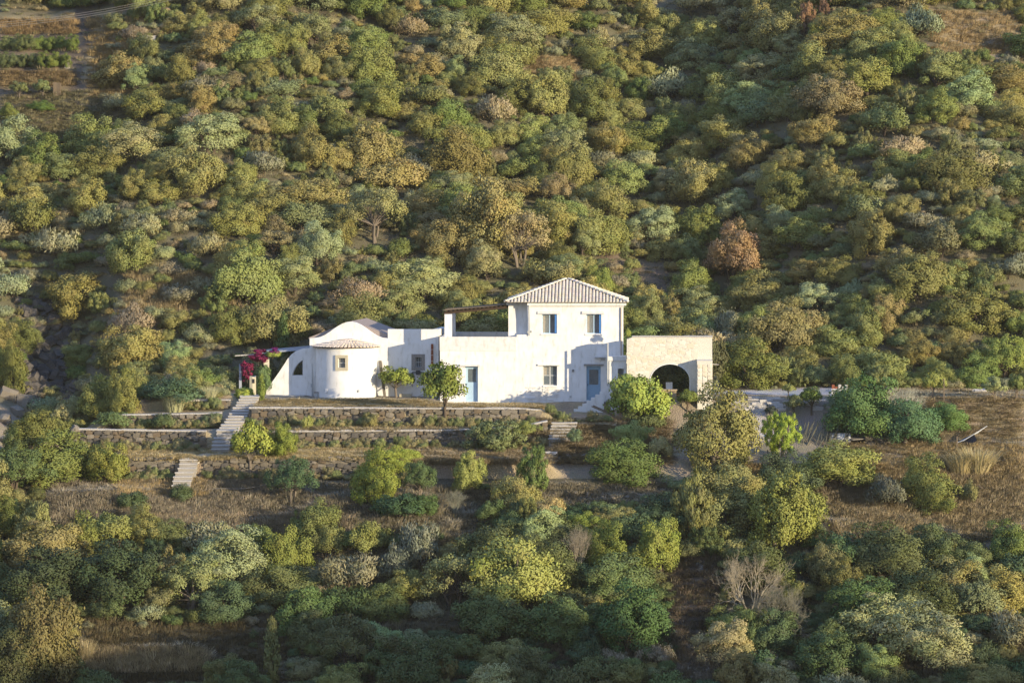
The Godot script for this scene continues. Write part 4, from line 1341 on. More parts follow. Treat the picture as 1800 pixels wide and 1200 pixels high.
	for k in 26:
		rock("grey fieldstone in the tumbled pile below the upright bush", rng.randf_range(1205, 1243), rng.randf_range(965, 1008), rng.randf_range(0.2, 0.42), rng.randf_range(0.14, 0.24), k, "tumbled fieldstones below the upright bush")
	for k in 18:
		var f := k / 17.0
		rock("pale fieldstone in the broken line beside the brown grass bank", lerpf(1468, 1502, f) + rng.randf_range(-5, 5), lerpf(917, 948, f), rng.randf_range(0.18, 0.34), rng.randf_range(0.14, 0.24), k + 2, "fieldstones beside the brown grass bank", 2)
	for k in 24:
		rock("grey fieldstone scattered along the shaded old terrace edge", rng.randf_range(985, 1180), rng.randf_range(866, 880), rng.randf_range(0.14, 0.34), rng.randf_range(0.1, 0.2), k + 5, "fieldstones along the old terrace edge")
	for k in 14:
		rock("pale rubble stone on the bare earth below the garden steps", rng.randf_range(955, 1030), rng.randf_range(795, 808), rng.randf_range(0.14, 0.3), rng.randf_range(0.1, 0.16), k + 9, "rubble below the garden steps", 2)
	for k in 16:
		rock("dark fieldstone in the ruined bank below the tall dry grass", rng.randf_range(1660, 1740), rng.randf_range(836, 862), rng.randf_range(0.2, 0.4), rng.randf_range(0.12, 0.25), k + 1, "fieldstones in the ruined bank")
	for k in 14:
		rock("grey fieldstone lying along the path at the picture's bottom edge", rng.randf_range(1190, 1270), rng.randf_range(1170, 1198), rng.randf_range(0.16, 0.34), rng.randf_range(0.12, 0.2), k + 4, "fieldstones along the bottom path")

func odds() -> void:
	var g := ground_seen(1475, 702)
	var t := thing("water_tank", "low white masonry tank with red bricks on top beside the big fig", "tank", g)
	var mb := MB.new()
	mb.box(Vector3(-0.45, -0.2, -0.5), Vector3(0.55, 0.62, 0.3))
	put("basin", mb.done(), white, t)
	for k in 5:
		put("brick", one_box(Vector3(-0.4 + k * 0.19, 0.622, -0.3), Vector3(-0.24 + k * 0.19, 0.74 + (0.12 if k % 2 == 0 else 0.0), 0.0)), terracotta if k < 2 else lime, t)
	g = ground_seen(1625, 672)
	t = thing("timber_post", "pale timber post with a slanting arm above the small orchard tree", "post", g)
	put("post", one_box(Vector3(-0.06, -0.2, -0.06), Vector3(0.06, 0.9, 0.06)), lime, t)
	mb = MB.new()
	mb.bar(Vector3(0.1, 0.94, 0), Vector3(-0.45, 0.62, 0), 0.1, 0.1)
	put("arm", mb.done(), lime, t)
	var posts := [[1660, 702, 1.2, "thin dark stake beside the small orchard tree"], [1683, 790, 0.75, "pale stake below the dark pipe heap"], [1350, 806, 0.5, "short pale stake left of the round pine trunk"], [1789, 700, 0.9, "thin stake beside the rightmost sapling"]]
	for q in posts:
		g = ground_seen(q[0], q[1])
		tag(put("stake", one_box(g + Vector3(-0.03, -0.2, -0.03), g + Vector3(0.03, q[2], 0.03)), wood_m), q[3], "stake")
	# reed canes stacked against the bank
	g = ground_seen(1445, 785)
	t = thing("cane_stack", "bundle of long grey canes leaning on the bank right of the round pine", "canes", g)
	rng.seed = 90
	for k in 30:
		mb = MB.new()
		var x := rng.randf_range(-1.4, 1.5)
		mb.bar(Vector3(x, -0.1, rng.randf_range(-0.3, 0.3)), Vector3(x + rng.randf_range(0.2, 1.1), rng.randf_range(1.0, 1.7), -1.2), 0.035, 0.035)
		put("cane", mb.done(), grain_mat(lin(0.2, 0.2, 0.15), wood_m.albedo_texture, 1.5) if k == 0 else t.get_node("cane").material_override, t)
	g = ground_seen(1478, 777)
	t = thing("white_drum", "white plastic drum lying on its side under the big fig", "drum", g)
	mb = MB.new()
	mb.tube(PackedVector3Array([Vector3(-0.6, 0.27, 0), Vector3(-0.55, 0.27, 0), Vector3(0.5, 0.24, 0.1), Vector3(0.55, 0.24, 0.1)]), PackedFloat32Array([0.24, 0.28, 0.28, 0.24]), 16)
	put("barrel", mb.done(), flat_mat(lin(0.6, 0.6, 0.58), 0.4), t)
	t = thing("sheet_metal", "weathered grey board lying next to the white drum", "board", g + Vector3(1.1, 0.1, 0.1))
	mb = MB.new()
	mb.boxt(Transform3D(Basis.from_euler(Vector3(0.1, 0.2, 0.06)) * Basis.from_scale(Vector3(1.3, 0.05, 0.8)), Vector3(0, 0.15, 0)))
	put("board", mb.done(), concrete, t)
	var w0 := ground_seen(1522, 782)
	terrace_wall("garden_wall", "low grey stone wall in the shade under the big fig", [w0 + Vector3(0, 0.5, 0), w0 + Vector3(1.5, 0.55, 0), w0 + Vector3(2.3, 0.55, -0.3)], 0.6, 0.32, 0.16, 110, false)
	# pipes over a dark hollow
	g = ground_seen(1700, 780)
	t = thing("pipe_heap", "grey pipes lying across a dark hollow in the dry bank", "pipes", g)
	for k in 4:
		mb = MB.new()
		mb.tube(PackedVector3Array([Vector3(-0.55 + k * 0.1, 0.1 + k * 0.03, 0.3), Vector3(0.75 + k * 0.16, 0.62 + k * 0.12, -0.5)]), PackedFloat32Array([0.02, 0.02]), 8)
		put("pipe", mb.done(), grey_paint, t)
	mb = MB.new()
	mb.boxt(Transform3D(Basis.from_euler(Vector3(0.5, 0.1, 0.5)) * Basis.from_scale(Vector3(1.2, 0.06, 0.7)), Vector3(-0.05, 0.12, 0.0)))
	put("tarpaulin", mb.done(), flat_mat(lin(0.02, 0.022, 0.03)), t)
	for q in [[1722, 690, "bluish white sack beside the bushy sapling on the earth terrace"], [968, 800, "crumpled white sheet on the bare earth below the terraces"], [1350, 770, "white sheet half hidden behind the round pine"]]:
		g = ground_seen(q[0], q[1])
		mb = MB.new()
		rng.seed = int(q[0])
		for k in 6:
			mb.boxt(Transform3D(Basis.from_euler(any_dir() * 0.4) * Basis.from_scale(Vector3(0.36, 0.16, 0.3) * rng.randf_range(0.6, 1.2)), Vector3(rng.randf_range(-0.3, 0.3), 0.08, rng.randf_range(-0.15, 0.15))))
		tag(put("white_sack", mb.done(), lime), q[2], "sack")
		get_child(-1).position = g
	# white blocks on the slope by the track, and a hose
	for q in [[262, 73, 1.0, 0.45, "white concrete block end standing in dry grass right of the dirt track"], [278, 162, 1.3, 0.22, "low white concrete edge among the bushes below the dirt track"], [100, 165, 0.5, 0.8, "dark block of a small wall at the lower end of the orchard"], [118, 116, 0.4, 0.5, "whitewashed stone at the end of the orchard row beside the track"]]:
		g = ground_seen(q[0], q[1])
		var o := put("concrete_block", rough_slab(Vector3(-q[2] * 0.5, -0.3, -0.3), Vector3(q[2] * 0.5, q[3], 0.3), int(q[0]), 0.03), lime if q[0] != 100 else stone_ms[3])
		o.position = g
		tag(o, q[4], "block")
	mb = MB.new()
	var pp := PackedVector3Array()
	var rr := PackedFloat32Array()
	for k in 24:
		var f := k / 23.0
		pp.append(ground_seen(lerpf(338, 468, f), lerpf(876, 862, f) - 3.0 * sin(f * 7.0)) + Vector3(0, 0.25 + 0.1 * sin(f * 3.0), 0))
		rr.append(0.014)
	mb.tube(pp, rr, 6)
	tag(put("garden_hose", mb.done(), concrete), "pale hose trailing through the dry grass below the dry stone wall", "hose")
	for k in 3:
		mb = MB.new()
		pp = PackedVector3Array(); rr = PackedFloat32Array()
		for j in 16:
			var f := j / 15.0
			var d := sight(lerpf(-60.0, 330.0, f), lerpf(44.0, -14.0, f) + k * 4.5 + 9.0 * sin(PI * f))
			pp.append(EYE + d * lerpf(222.0, 226.0, f) + Vector3(0, 0, k * 0.3)); rr.append(0.011)
		mb.tube(pp, rr, 5)
		tag(put("power_line", mb.done(), flat_mat(lin(0.2, 0.19, 0.18))), ["uppermost of the three overhead wires crossing the dirt track", "middle one of the three overhead wires crossing the dirt track", "lowest of the three overhead wires crossing the dirt track"][k], "wire", "")
	# shaded porch on the left of the chapel, overgrown with flowers
	var q0 := Vector3(-14.6, 0.2, -3.95)
	t = thing("shade_porch", "grey slatted shade roof on a stone pillar left of the chapel", "porch", q0)
	mb = MB.new()
	mb.box(Vector3(-0.28, -0.3, -0.2), Vector3(0.02, 2.55, 0.2))
	put("pillar", mb.done(), stone_white, t)
	var metal := flat_mat(lin(0.34, 0.37, 0.42), 0.45)
	for k in 9:
		mb = MB.new()
		mb.bar(Vector3(-0.35, 2.56 + k * 0.012, 0.45 - k * 0.36), Vector3(3.0, 2.84 + k * 0.012, 0.35 - k * 0.36), 0.2, 0.03)
		put("slat", mb.done(), metal, t)
	mb = MB.new()
	mb.bar(Vector3(-2.0, 2.4, 0.25), Vector3(0.2, 2.56, 0.25), 0.07, 0.07)
	put("beam", mb.done(), lime, t)
	mb = MB.new()
	mb.bar(Vector3(-0.3, 2.52, -2.2), Vector3(3.0, 2.8, -2.2), 0.1, 0.1)
	put("beam", mb.done(), lime, t)
	put("post", one_box(Vector3(-1.75, -0.3, 0.2), Vector3(-1.6, 1.9, 0.35)), metal, t)
	t = thing("stair_wall", "narrow whitewashed stone wall at the head of the stairs under the vine", "wall", Vector3(-15.35, 0.2, -1.2))
	put("wall", rough_slab(Vector3(-0.15, -0.3, -0.2), Vector3(0.2, 1.3, 0.2), 95, 0.05), cream, t)
	put("niche_shade", one_box(Vector3(0.02, 0.9, 0.19), Vector3(0.15, 1.15, 0.235)), dark, t)  # dark block stands for the shade of a recess

# ---------------------------------------------------------------- where plants stand
var standing := []       # [x, z, radius] of what already stands
const OLIVE := Color(0.215, 0.215, 0.075)
const GREEN := Color(0.15, 0.17, 0.05)
const DEEP := Color(0.1, 0.125, 0.045)
const FRESH := Color(0.24, 0.27, 0.07)
const YELLOW := Color(0.3, 0.27, 0.09)
const SILVER := Color(0.32, 0.325, 0.15)
const SAGE := Color(0.25, 0.25, 0.1)
const BROWN := Color(0.28, 0.215, 0.1)
const RUSSET := Color(0.35, 0.225, 0.125)
const GREY := Color(0.28, 0.265, 0.17)
const DRY := Color(0.32, 0.295, 0.165)
const TEAL := Color(0.1, 0.15, 0.08)

# a plant known from the photograph: its middle, width and height there
func hero(called: String, sort: String, variant: int, cx: float, cy: float, w: float, h: float, tone: Color, label: String, category: String, wood: Material = null, group := "") -> void:
	var p := ground_seen(cx, cy + h * 0.5)
	var m := mpp(p)
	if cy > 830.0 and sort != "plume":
		tone = Color(tone.r * 0.84, tone.g * 0.86, tone.b * 0.84)  # dimness of the lower slope is put into the leaf colour
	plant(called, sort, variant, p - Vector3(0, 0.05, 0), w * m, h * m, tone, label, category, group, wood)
	standing.append([p.x, p.z, w * m * 0.5])

func heroes() -> void:
	# on the slope behind the house
	hero("oak_tree", "oak", 0, 862, 372, 165, 150, Color(0.3, 0.25, 0.1), "very large olive-brown oak on the slope above the roof pergola", "tree")
	hero("oak_tree", "open", 1, 915, 415, 130, 105, Color(0.34, 0.27, 0.14), "wide brownish oak with bare pale limbs showing, leaning from the largest oak", "tree", pale_bark)
	hero("oak_tree", "oak", 1, 800, 425, 95, 85, Color(0.27, 0.22, 0.09), "brown-green oak tucked against the lower side of the largest oak", "tree")
	hero("oak_tree", "open", 0, 662, 372, 125, 100, Color(0.3, 0.28, 0.12), "open-crowned tree with pale spreading branches above the chapel", "tree", pale_bark)
	hero("russet_tree", "oak", 2, 1290, 438, 124, 106, RUSSET, "big rounded russet tree above the stone archway", "tree")
	hero("oak_tree", "oak", 3, 1062, 350, 105, 84, Color(0.25, 0.23, 0.085), "round olive oak on the gully edge above the hipped roof", "tree")
	hero("oak_tree", "oak", 4, 1003, 285, 90, 84, Color(0.25, 0.23, 0.08), "olive oak directly up the slope from the largest oak", "tree")
	hero("oak_tree", "oak", 0, 1215, 316, 118, 88, Color(0.31, 0.27, 0.11), "tan-green oak up the gully from the big russet tree", "tree")
	hero("oak_tree", "oak", 2, 1357, 320, 66, 72, Color(0.3, 0.27, 0.09), "compact yellow-green oak up the slope right of the big russet tree", "tree")
	hero("olive_tree", "olive", 0, 562, 425, 80, 86, Color(0.32, 0.35, 0.19), "tall pale olive above the bell gable", "tree")
	hero("olive_tree", "olive", 1, 515, 480, 100, 70, SILVER, "pale spreading olive up the slope behind the chapel buttress", "tree")
	hero("olive_tree", "olive", 2, 745, 492, 115, 78, SILVER, "large pale olive above the chapel's flat roof", "tree")
	hero("olive_tree", "olive", 3, 700, 532, 90, 66, SAGE, "grey-green olive touching the chapel roof ridge on its right", "tree")
	hero("olive_tree", "olive", 0, 812, 540, 80, 70, SAGE, "grey-green olive showing under the roof pergola", "tree")
	hero("olive_tree", "olive", 1, 1147, 392, 92, 70, Color(0.31, 0.34, 0.18), "bluish pale olive in the gully left of the russet tree", "tree")
	hero("olive_tree", "olive", 2, 1025, 420, 64, 66, SILVER, "pale olive between the largest oak and the hipped roof", "tree")
	hero("olive_tree", "olive", 3, 1290, 360, 76, 56, Color(0.33, 0.35, 0.18), "pale olive just above the big russet tree", "tree")
	hero("olive_tree", "olive", 0, 1372, 384, 66, 58, Color(0.32, 0.34, 0.18), "pale olive close on the right of the big russet tree", "tree")
	hero("olive_tree", "olive", 1, 1432, 520, 90, 58, Color(0.36, 0.39, 0.21), "bright pale olive up the slope from the white yard", "tree")
	hero("olive_tree", "olive", 2, 1232, 530, 100, 60, SILVER, "broad pale olive between the russet tree and the archway", "tree")
	hero("olive_tree", "olive", 3, 1140, 545, 66, 72, SAGE, "dull olive beside the right eave of the hipped roof", "tree")
	hero("oak_tree", "oak", 1, 640, 565, 108, 92, Color(0.25, 0.24, 0.085), "rounded olive-green oak right behind the chapel gable", "tree")
	hero("oak_tree", "oak", 3, 480, 560, 115, 96, Color(0.27, 0.24, 0.1), "broad brownish oak up the slope from the shade porch", "tree")
	hero("cypress", "cypress", 0, 497, 595, 26, 80, Color(0.1, 0.14, 0.05), "dark young cypress behind the shade porch roof", "cypress")
	hero("green_shrub", "scrub", 0, 968, 480, 110, 66, Color(0.27, 0.24, 0.1), "wide brownish green shrub directly behind the hipped roof", "shrub")
	hero("oak_tree", "oak", 4, 1052, 490, 56, 66, FRESH, "light green oak behind the right slope of the hipped roof", "tree")
	hero("dry_shrub", "dry", 0, 1278, 575, 90, 62, GREY, "grey dry shrub just above the right end of the archway", "shrub")
	hero("oak_tree", "oak", 2, 1385, 570, 110, 96, Color(0.26, 0.22, 0.1), "brown-green oak above the white yard", "tree")
	hero("lentisk", "oak", 1, 1315, 640, 118, 84, Color(0.17, 0.18, 0.05), "dense dark green shrub along the back of the white yard", "shrub")
	hero("lentisk", "oak", 2, 1408, 640, 78, 66, Color(0.24, 0.22, 0.08), "rounded olive shrub at the back corner of the white yard", "shrub")
	hero("oak_tree", "oak", 3, 1540, 640, 110, 70, Color(0.28, 0.29, 0.1), "pale green leafy tree behind the white water tank", "tree")
	hero("oak_tree", "open", 2, 1762, 632, 110, 90, FRESH, "bright green tree with twisted trunk at the right edge of the yard", "tree")
	hero("oak_tree", "oak", 0, 1620, 480, 110, 90, Color(0.21, 0.2, 0.07), "olive oak high on the slope above the timber post", "tree")
	hero("oak_tree", "oak", 4, 1555, 545, 70, 76, Color(0.29, 0.23, 0.1), "brownish upright oak up the slope from the water tank", "tree")
	hero("oak_tree", "oak", 1, 1720, 545, 120, 80, Color(0.2, 0.19, 0.06), "wide dull green oak up the slope from the bright green tree", "tree")
	hero("oak_tree", "oak", 2, 1460, 165, 110, 80, Color(0.29, 0.23, 0.12), "tan oak high in the gully below the dead brown conifer", "tree")
	hero("oak_tree", "oak", 3, 1450, 75, 90, 60, Color(0.27, 0.22, 0.08), "yellow-brown oak below the dead brown conifer", "tree")
	hero("oak_tree", "oak", 0, 510, 65, 70, 66, Color(0.25, 0.25, 0.085), "dense green oak near the upper edge of the slope", "tree")
	hero("oak_tree", "oak", 4, 1170, 45, 70, 56, Color(0.27, 0.26, 0.09), "round yellow-green oak near the top above the gully", "tree")
	hero("dead_conifer", "spray", 0, 1417, 30, 36, 66, Color(0.3, 0.17, 0.1), "dead brown conifer at the top of the slope", "tree")
	hero("dead_conifer", "spray", 1, 1450, 18, 30, 56, Color(0.22, 0.13, 0.09), "smaller dead conifer beside the dead brown conifer", "tree")
	# by the ravine and the left terraces
	hero("lentisk", "scrub", 1, 300, 688, 118, 50, TEAL, "low dome of dark bluish green shrub above the short low stone wall", "shrub")
	hero("grass_clump", "plume", 1, 305, 708, 52, 32, Color(0.42, 0.4, 0.25), "pale fountain grass clump in front of the dark dome shrub", "grass clump")
	hero("grass_clump", "plume", 0, 368, 690, 34, 26, Color(0.5, 0.46, 0.3), "bleached grass clump between the dome shrub and the shade porch", "grass clump")
	hero("oak_tree", "oak", 2, 215, 690, 64, 90, Color(0.24, 0.23, 0.07), "leafy olive bush at the upper end of the middle terrace wall", "tree")
	hero("lentisk", "scrub", 2, 200, 738, 90, 34, Color(0.13, 0.17, 0.07), "low green bush spilling over the long lower wall", "shrub")
	hero("lentisk", "scrub", 3, 285, 740, 56, 28, Color(0.11, 0.14, 0.06), "dark low bush on the terrace under the fountain grass", "shrub")
	hero("lentisk", "scrub", 4, 372, 738, 42, 28, Color(0.14, 0.17, 0.09), "small bush against the middle terrace wall near the stairs", "shrub")
	hero("russet_shrub", "dry", 1, 108, 738, 44, 40, Color(0.36, 0.21, 0.14), "reddish dry bush beside the sunlit boulders", "shrub")
	hero("oak_tree", "oak", 0, 62, 750, 90, 70, Color(0.17, 0.17, 0.05), "green bush below the boulder heap at the ravine's foot", "tree")
	hero("oak_tree", "oak", 3, 20, 640, 60, 100, Color(0.17, 0.17, 0.05), "green tree at the left edge of the rock face", "tree")
	hero("oak_tree", "oak", 1, 95, 805, 150, 90, Color(0.16, 0.18, 0.05), "broad dark green tree below the long lower wall's far end", "tree")
	hero("oak_tree", "oak", 4, 188, 808, 92, 84, Color(0.24, 0.24, 0.06), "sunlit green bush at the far end of the dry stone wall", "tree")
	hero("oak_tree", "oak", 2, 20, 800, 80, 90, Color(0.12, 0.14, 0.045), "dark tree at the left edge level with the long lower wall", "tree")
	hero("cypress", "cypress", 1, 459, 682, 14, 46, Color(0.22, 0.26, 0.06), "slender bright green cypress at the head of the white stairs", "cypress")
	hero("lemon_bush", "fig", 0, 428, 688, 40, 26, Color(0.3, 0.34, 0.07), "bright leafy bush left of the stair head", "shrub")
	# round the house
	plant("citrus_tree", "citrus", 0, Vector3(-6.85, height(-6.85, -1.7) - 0.05, -1.7), 2.15, 1.95, Color(0.25, 0.28, 0.06), "small round citrus tree in front of the barred chapel window", "tree", "", pale_bark)
	hero("citrus_tree", "citrus", 1, 782, 692, 84, 112, Color(0.19, 0.22, 0.05), "taller dark citrus tree with leaning trunk between chapel and house door", "tree")
	hero("fig_tree", "fig", 0, 1120, 692, 122, 104, Color(0.26, 0.31, 0.07), "big leafy fig tree in front of the stone arch", "tree", pale_bark)
	hero("lentisk", "citrus", 2, 1208, 702, 46, 42, Color(0.16, 0.19, 0.05), "small potted-looking bush under the arch's right pier", "shrub")
	hero("green_shrub", "scrub", 0, 1140, 738, 70, 40, Color(0.12, 0.14, 0.06), "dark undergrowth bush at the foot of the fig tree", "shrub")
	hero("olive_tree", "oak", 1, 1262, 755, 150, 150, Color(0.25, 0.23, 0.085), "large dull olive tree in front of the archway's right end", "tree", pale_bark)
	hero("green_shrub", "oak", 3, 1105, 762, 62, 56, Color(0.29, 0.33, 0.12), "sunlit green bush beside the garden steps below the fig", "shrub")
	hero("green_shrub", "oak", 0, 1098, 806, 118, 84, Color(0.11, 0.15, 0.045), "dense dark green bush below the fig tree", "shrub")
	hero("dry_shrub", "dry", 2, 1160, 785, 50, 40, Color(0.46, 0.4, 0.2), "pale yellow dry bush between the dark bush and the large olive", "shrub")
	hero("tamarisk", "spray", 0, 866, 762, 120, 62, Color(0.2, 0.22, 0.1), "feathery grey-green tamarisk on the second terrace wall", "shrub")
	hero("green_shrub", "scrub", 1, 925, 752, 50, 30, Color(0.23, 0.25, 0.08), "small green shrub between the tamarisk and garden steps", "shrub")
	hero("olive_tree", "citrus", 1, 1012, 772, 30, 42, Color(0.14, 0.18, 0.1), "young olive sapling in front of the garden steps", "tree")
	hero("green_shrub", "scrub", 2, 540, 742, 26, 28, Color(0.3, 0.3, 0.1), "small sunny bush against the long retaining wall near the leafy tree", "shrub")
	hero("green_shrub", "scrub", 3, 650, 738, 44, 30, Color(0.27, 0.24, 0.1), "dry green bush in the middle of the long retaining wall", "shrub")
	hero("oak_tree", "citrus", 2, 440, 788, 76, 106, Color(0.26, 0.28, 0.06), "small tree with bare trunk rising before the lower stair landing", "tree", pale_bark)
	hero("green_shrub", "oak", 2, 494, 772, 74, 64, Color(0.23, 0.26, 0.055), "leafy green bush between the small trunk tree and second terrace wall", "shrub")
	# yard and orchard on the right
	hero("pine_tree", "pine", 0, 1374, 772, 68, 72, Color(0.34, 0.42, 0.07), "bright green ball-shaped young pine on a bare trunk", "tree", pale_bark)
	hero("citrus_tree", "citrus", 0, 1427, 702, 46, 52, Color(0.16, 0.2, 0.05), "small dark green citrus tree at the edge of the white yard", "tree")
	hero("citrus_tree", "citrus", 1, 1396, 712, 36, 40, Color(0.16, 0.17, 0.08), "tiny dull citrus tree left of the dark green one", "tree")
	hero("citrus_tree", "citrus", 2, 1387, 684, 24, 26, Color(0.25, 0.26, 0.09), "tiny round bush in the middle of the white yard", "shrub")
	hero("dark_shrub", "citrus", 0, 1355, 724, 26, 30, Color(0.06, 0.07, 0.06), "small nearly black bush at the top of the broad pale steps", "shrub")
	hero("fig_tree", "oak", 2, 1520, 715, 140, 112, Color(0.12, 0.19, 0.065), "huge dark green fig spreading over the white drum", "tree", pale_bark)
	hero("oleander", "olive", 1, 1478, 708, 54, 56, Color(0.24, 0.3, 0.2), "pale grey-green bush in front of the water tank", "shrub")
	hero("bare_tree", "bare", 0, 1588, 705, 80, 70, Color(0.4, 0.38, 0.32), "bare grey branches tangled beside the huge dark fig", "tree")
	hero("fig_tree", "oak", 4, 1600, 735, 110, 90, Color(0.1, 0.17, 0.08), "second dark fig with pale twigs right of the huge fig", "tree", pale_bark)
	hero("fig_tree", "oak", 0, 1665, 728, 76, 52, Color(0.14, 0.22, 0.07), "low green fig at the edge of the brown bank", "tree", pale_bark)
	hero("orchard_tree", "citrus", 2, 1640, 676, 46, 52, Color(0.27, 0.28, 0.08), "small orchard tree beside the thin dark stake", "tree", pale_bark)
	hero("orchard_tree", "citrus", 1, 1748, 684, 40, 48, Color(0.3, 0.31, 0.14), "bushy pale sapling on the earth terrace at the right", "tree", pale_bark)
	hero("orchard_tree", "citrus", 0, 1788, 680, 36, 50, Color(0.2, 0.22, 0.07), "rightmost sapling on the earth terrace", "tree", pale_bark)
	hero("green_shrub", "scrub", 1, 1568, 668, 50, 26, Color(0.2, 0.21, 0.08), "low green shrub at the back of the yard left of the timber post", "shrub")
	hero("green_shrub", "scrub", 3, 1596, 664, 44, 24, Color(0.26, 0.24, 0.1), "low tan-green shrub right at the timber post's foot", "shrub")
	hero("green_shrub", "scrub", 2, 1690, 660, 60, 26, Color(0.18, 0.2, 0.07), "low green shrub behind the pale ground near the yard's end", "shrub")
	hero("dry_shrub", "dry", 1, 1775, 672, 46, 22, Color(0.3, 0.27, 0.15), "dry low shrub behind the rightmost sapling", "shrub")
	hero("dry_shrub", "dry", 0, 1555, 688, 44, 22, Color(0.32, 0.28, 0.16), "straw-coloured low shrub against the second dark fig", "shrub")
	hero("grass_clump", "plume", 0, 1718, 808, 84, 46, Color(0.45, 0.36, 0.21), "tall golden clump of dry grass on the right bank", "grass clump")
	hero("grass_clump", "plume", 0, 1690, 815, 60, 40, Color(0.46, 0.36, 0.2), "lower golden grass clump left of the tall one", "grass clump")
	# foreground trees; those called shaded have the shade put into a darker leaf colour
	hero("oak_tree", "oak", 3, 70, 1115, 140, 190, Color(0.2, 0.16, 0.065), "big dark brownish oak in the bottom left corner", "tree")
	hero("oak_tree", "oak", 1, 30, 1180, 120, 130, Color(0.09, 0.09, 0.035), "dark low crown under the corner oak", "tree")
	hero("tamarisk", "spray", 1, 62, 922, 86, 92, Color(0.33, 0.31, 0.13), "upright feathery yellow-green tamarisk by the left edge", "shrub")
	hero("oak_tree", "oak", 2, 8, 910, 60, 80, Color(0.17, 0.18, 0.05), "green bush cut by the left edge beside the feathery tamarisk", "tree")
	hero("lentisk", "scrub", 0, 195, 928, 110, 74, Color(0.27, 0.27, 0.085), "yellow-green bush in the dry grass right of the feathery tamarisk", "shrub")
	hero("lentisk", "scrub", 3, 148, 945, 90, 56, Color(0.25, 0.25, 0.07), "low olive bush touching the feathery tamarisk", "shrub")
	hero("olive_tree", "olive", 0, 400, 972, 150, 110, Color(0.36, 0.38, 0.2), "wide silvery olive lit by the sun in the left foreground", "tree", pale_bark)
	hero("olive_tree", "olive", 2, 335, 1022, 130, 96, Color(0.3, 0.31, 0.13), "lower crown of pale olive foliage under the wide silvery olive", "tree", pale_bark)
	hero("oak_tree", "oak", 4, 195, 1000, 190, 130, Color(0.075, 0.1, 0.045), "mass of dark shaded oak left of the wide silvery olive", "tree")  # this oak and the next: a band of shade put into the colour
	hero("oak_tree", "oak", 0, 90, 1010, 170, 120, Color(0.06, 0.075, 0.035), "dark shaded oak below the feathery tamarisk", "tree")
	hero("lentisk", "oak", 3, 505, 970, 80, 110, Color(0.23, 0.24, 0.06), "upright green bush right of the wide silvery olive", "shrub")
	hero("lentisk", "spray", 2, 522, 925, 36, 52, Color(0.28, 0.29, 0.09), "narrow pointed bush standing above the upright green bush", "shrub")
	hero("lentisk", "scrub", 4, 575, 950, 66, 60, Color(0.28, 0.27, 0.1), "yellowish bush in the dry grass centre left", "shrub")
	hero("lentisk", "scrub", 1, 648, 945, 84, 62, Color(0.25, 0.25, 0.08), "rounded olive bush left of the grey thistles", "shrub")
	hero("grey_shrub", "dry", 3, 735, 955, 110, 80, Color(0.25, 0.245, 0.185), "large ghostly grey dry bush in the middle foreground", "shrub")
	hero("grey_shrub", "dry", 0, 700, 990, 90, 60, Color(0.2, 0.2, 0.15), "grey dry bush below the ghostly one", "shrub")
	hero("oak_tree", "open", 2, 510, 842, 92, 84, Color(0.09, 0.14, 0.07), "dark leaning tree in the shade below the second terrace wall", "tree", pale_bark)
	hero("oak_tree", "oak", 1, 660, 838, 86, 100, Color(0.27, 0.29, 0.06), "sunlit yellow-green tree below the second terrace wall", "tree", pale_bark)
	hero("oak_tree", "oak", 3, 708, 802, 60, 50, Color(0.27, 0.3, 0.06), "bright crown adjoining the sunlit yellow-green tree", "tree")
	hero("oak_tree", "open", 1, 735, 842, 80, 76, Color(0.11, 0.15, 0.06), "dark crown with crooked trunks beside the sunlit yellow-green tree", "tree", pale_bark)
	hero("oak_tree", "oak", 0, 822, 824, 70, 80, Color(0.29, 0.3, 0.09), "lit tree between the crooked trunks and the shaded green bush", "tree", pale_bark)
	hero("green_shrub", "spray", 1, 936, 820, 62, 84, Color(0.14, 0.19, 0.06), "shaded upright green bush beside the bare earth", "shrub")
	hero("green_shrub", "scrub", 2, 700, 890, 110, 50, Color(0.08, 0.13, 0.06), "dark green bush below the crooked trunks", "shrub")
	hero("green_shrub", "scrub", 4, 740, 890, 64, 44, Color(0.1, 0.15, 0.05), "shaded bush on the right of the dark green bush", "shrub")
	hero("bare_tree", "bare", 1, 800, 880, 60, 46, Color(0.3, 0.28, 0.23), "grey thistle stalks in the shaded grass", "shrub")
	hero("green_shrub", "scrub", 0, 860, 895, 66, 46, Color(0.11, 0.15, 0.06), "shaded green bush below the lit tree", "shrub")
	hero("lentisk", "scrub", 1, 318, 866, 52, 36, Color(0.1, 0.13, 0.06), "dark bush at the foot of the lowest stone steps", "shrub")
	hero("lentisk", "scrub", 2, 230, 880, 70, 36, Color(0.1, 0.13, 0.06), "dark low bush in the dry grass left of the lowest steps", "shrub")
	hero("oak_tree", "oak", 4, 912, 1000, 165, 150, Color(0.33, 0.33, 0.1), "big sunlit yellow-green oak in the centre foreground", "tree", pale_bark)
	hero("oak_tree", "oak", 2, 870, 1075, 130, 100, Color(0.15, 0.18, 0.07), "shaded lower crown under the big sunlit oak", "tree")  # lower part of the sunlit oak, its shade put into the colour
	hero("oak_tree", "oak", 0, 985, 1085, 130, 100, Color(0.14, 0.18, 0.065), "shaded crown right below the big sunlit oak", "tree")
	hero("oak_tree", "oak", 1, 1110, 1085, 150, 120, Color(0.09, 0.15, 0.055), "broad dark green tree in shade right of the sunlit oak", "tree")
	hero("lentisk", "spray", 0, 932, 895, 46, 56, Color(0.27, 0.26, 0.09), "yellow-green pointed bush beside the round tan bush", "shrub")
	hero("tan_shrub", "scrub", 4, 967, 897, 62, 50, Color(0.5, 0.37, 0.18), "round tan dry bush above the sunlit oak", "shrub")
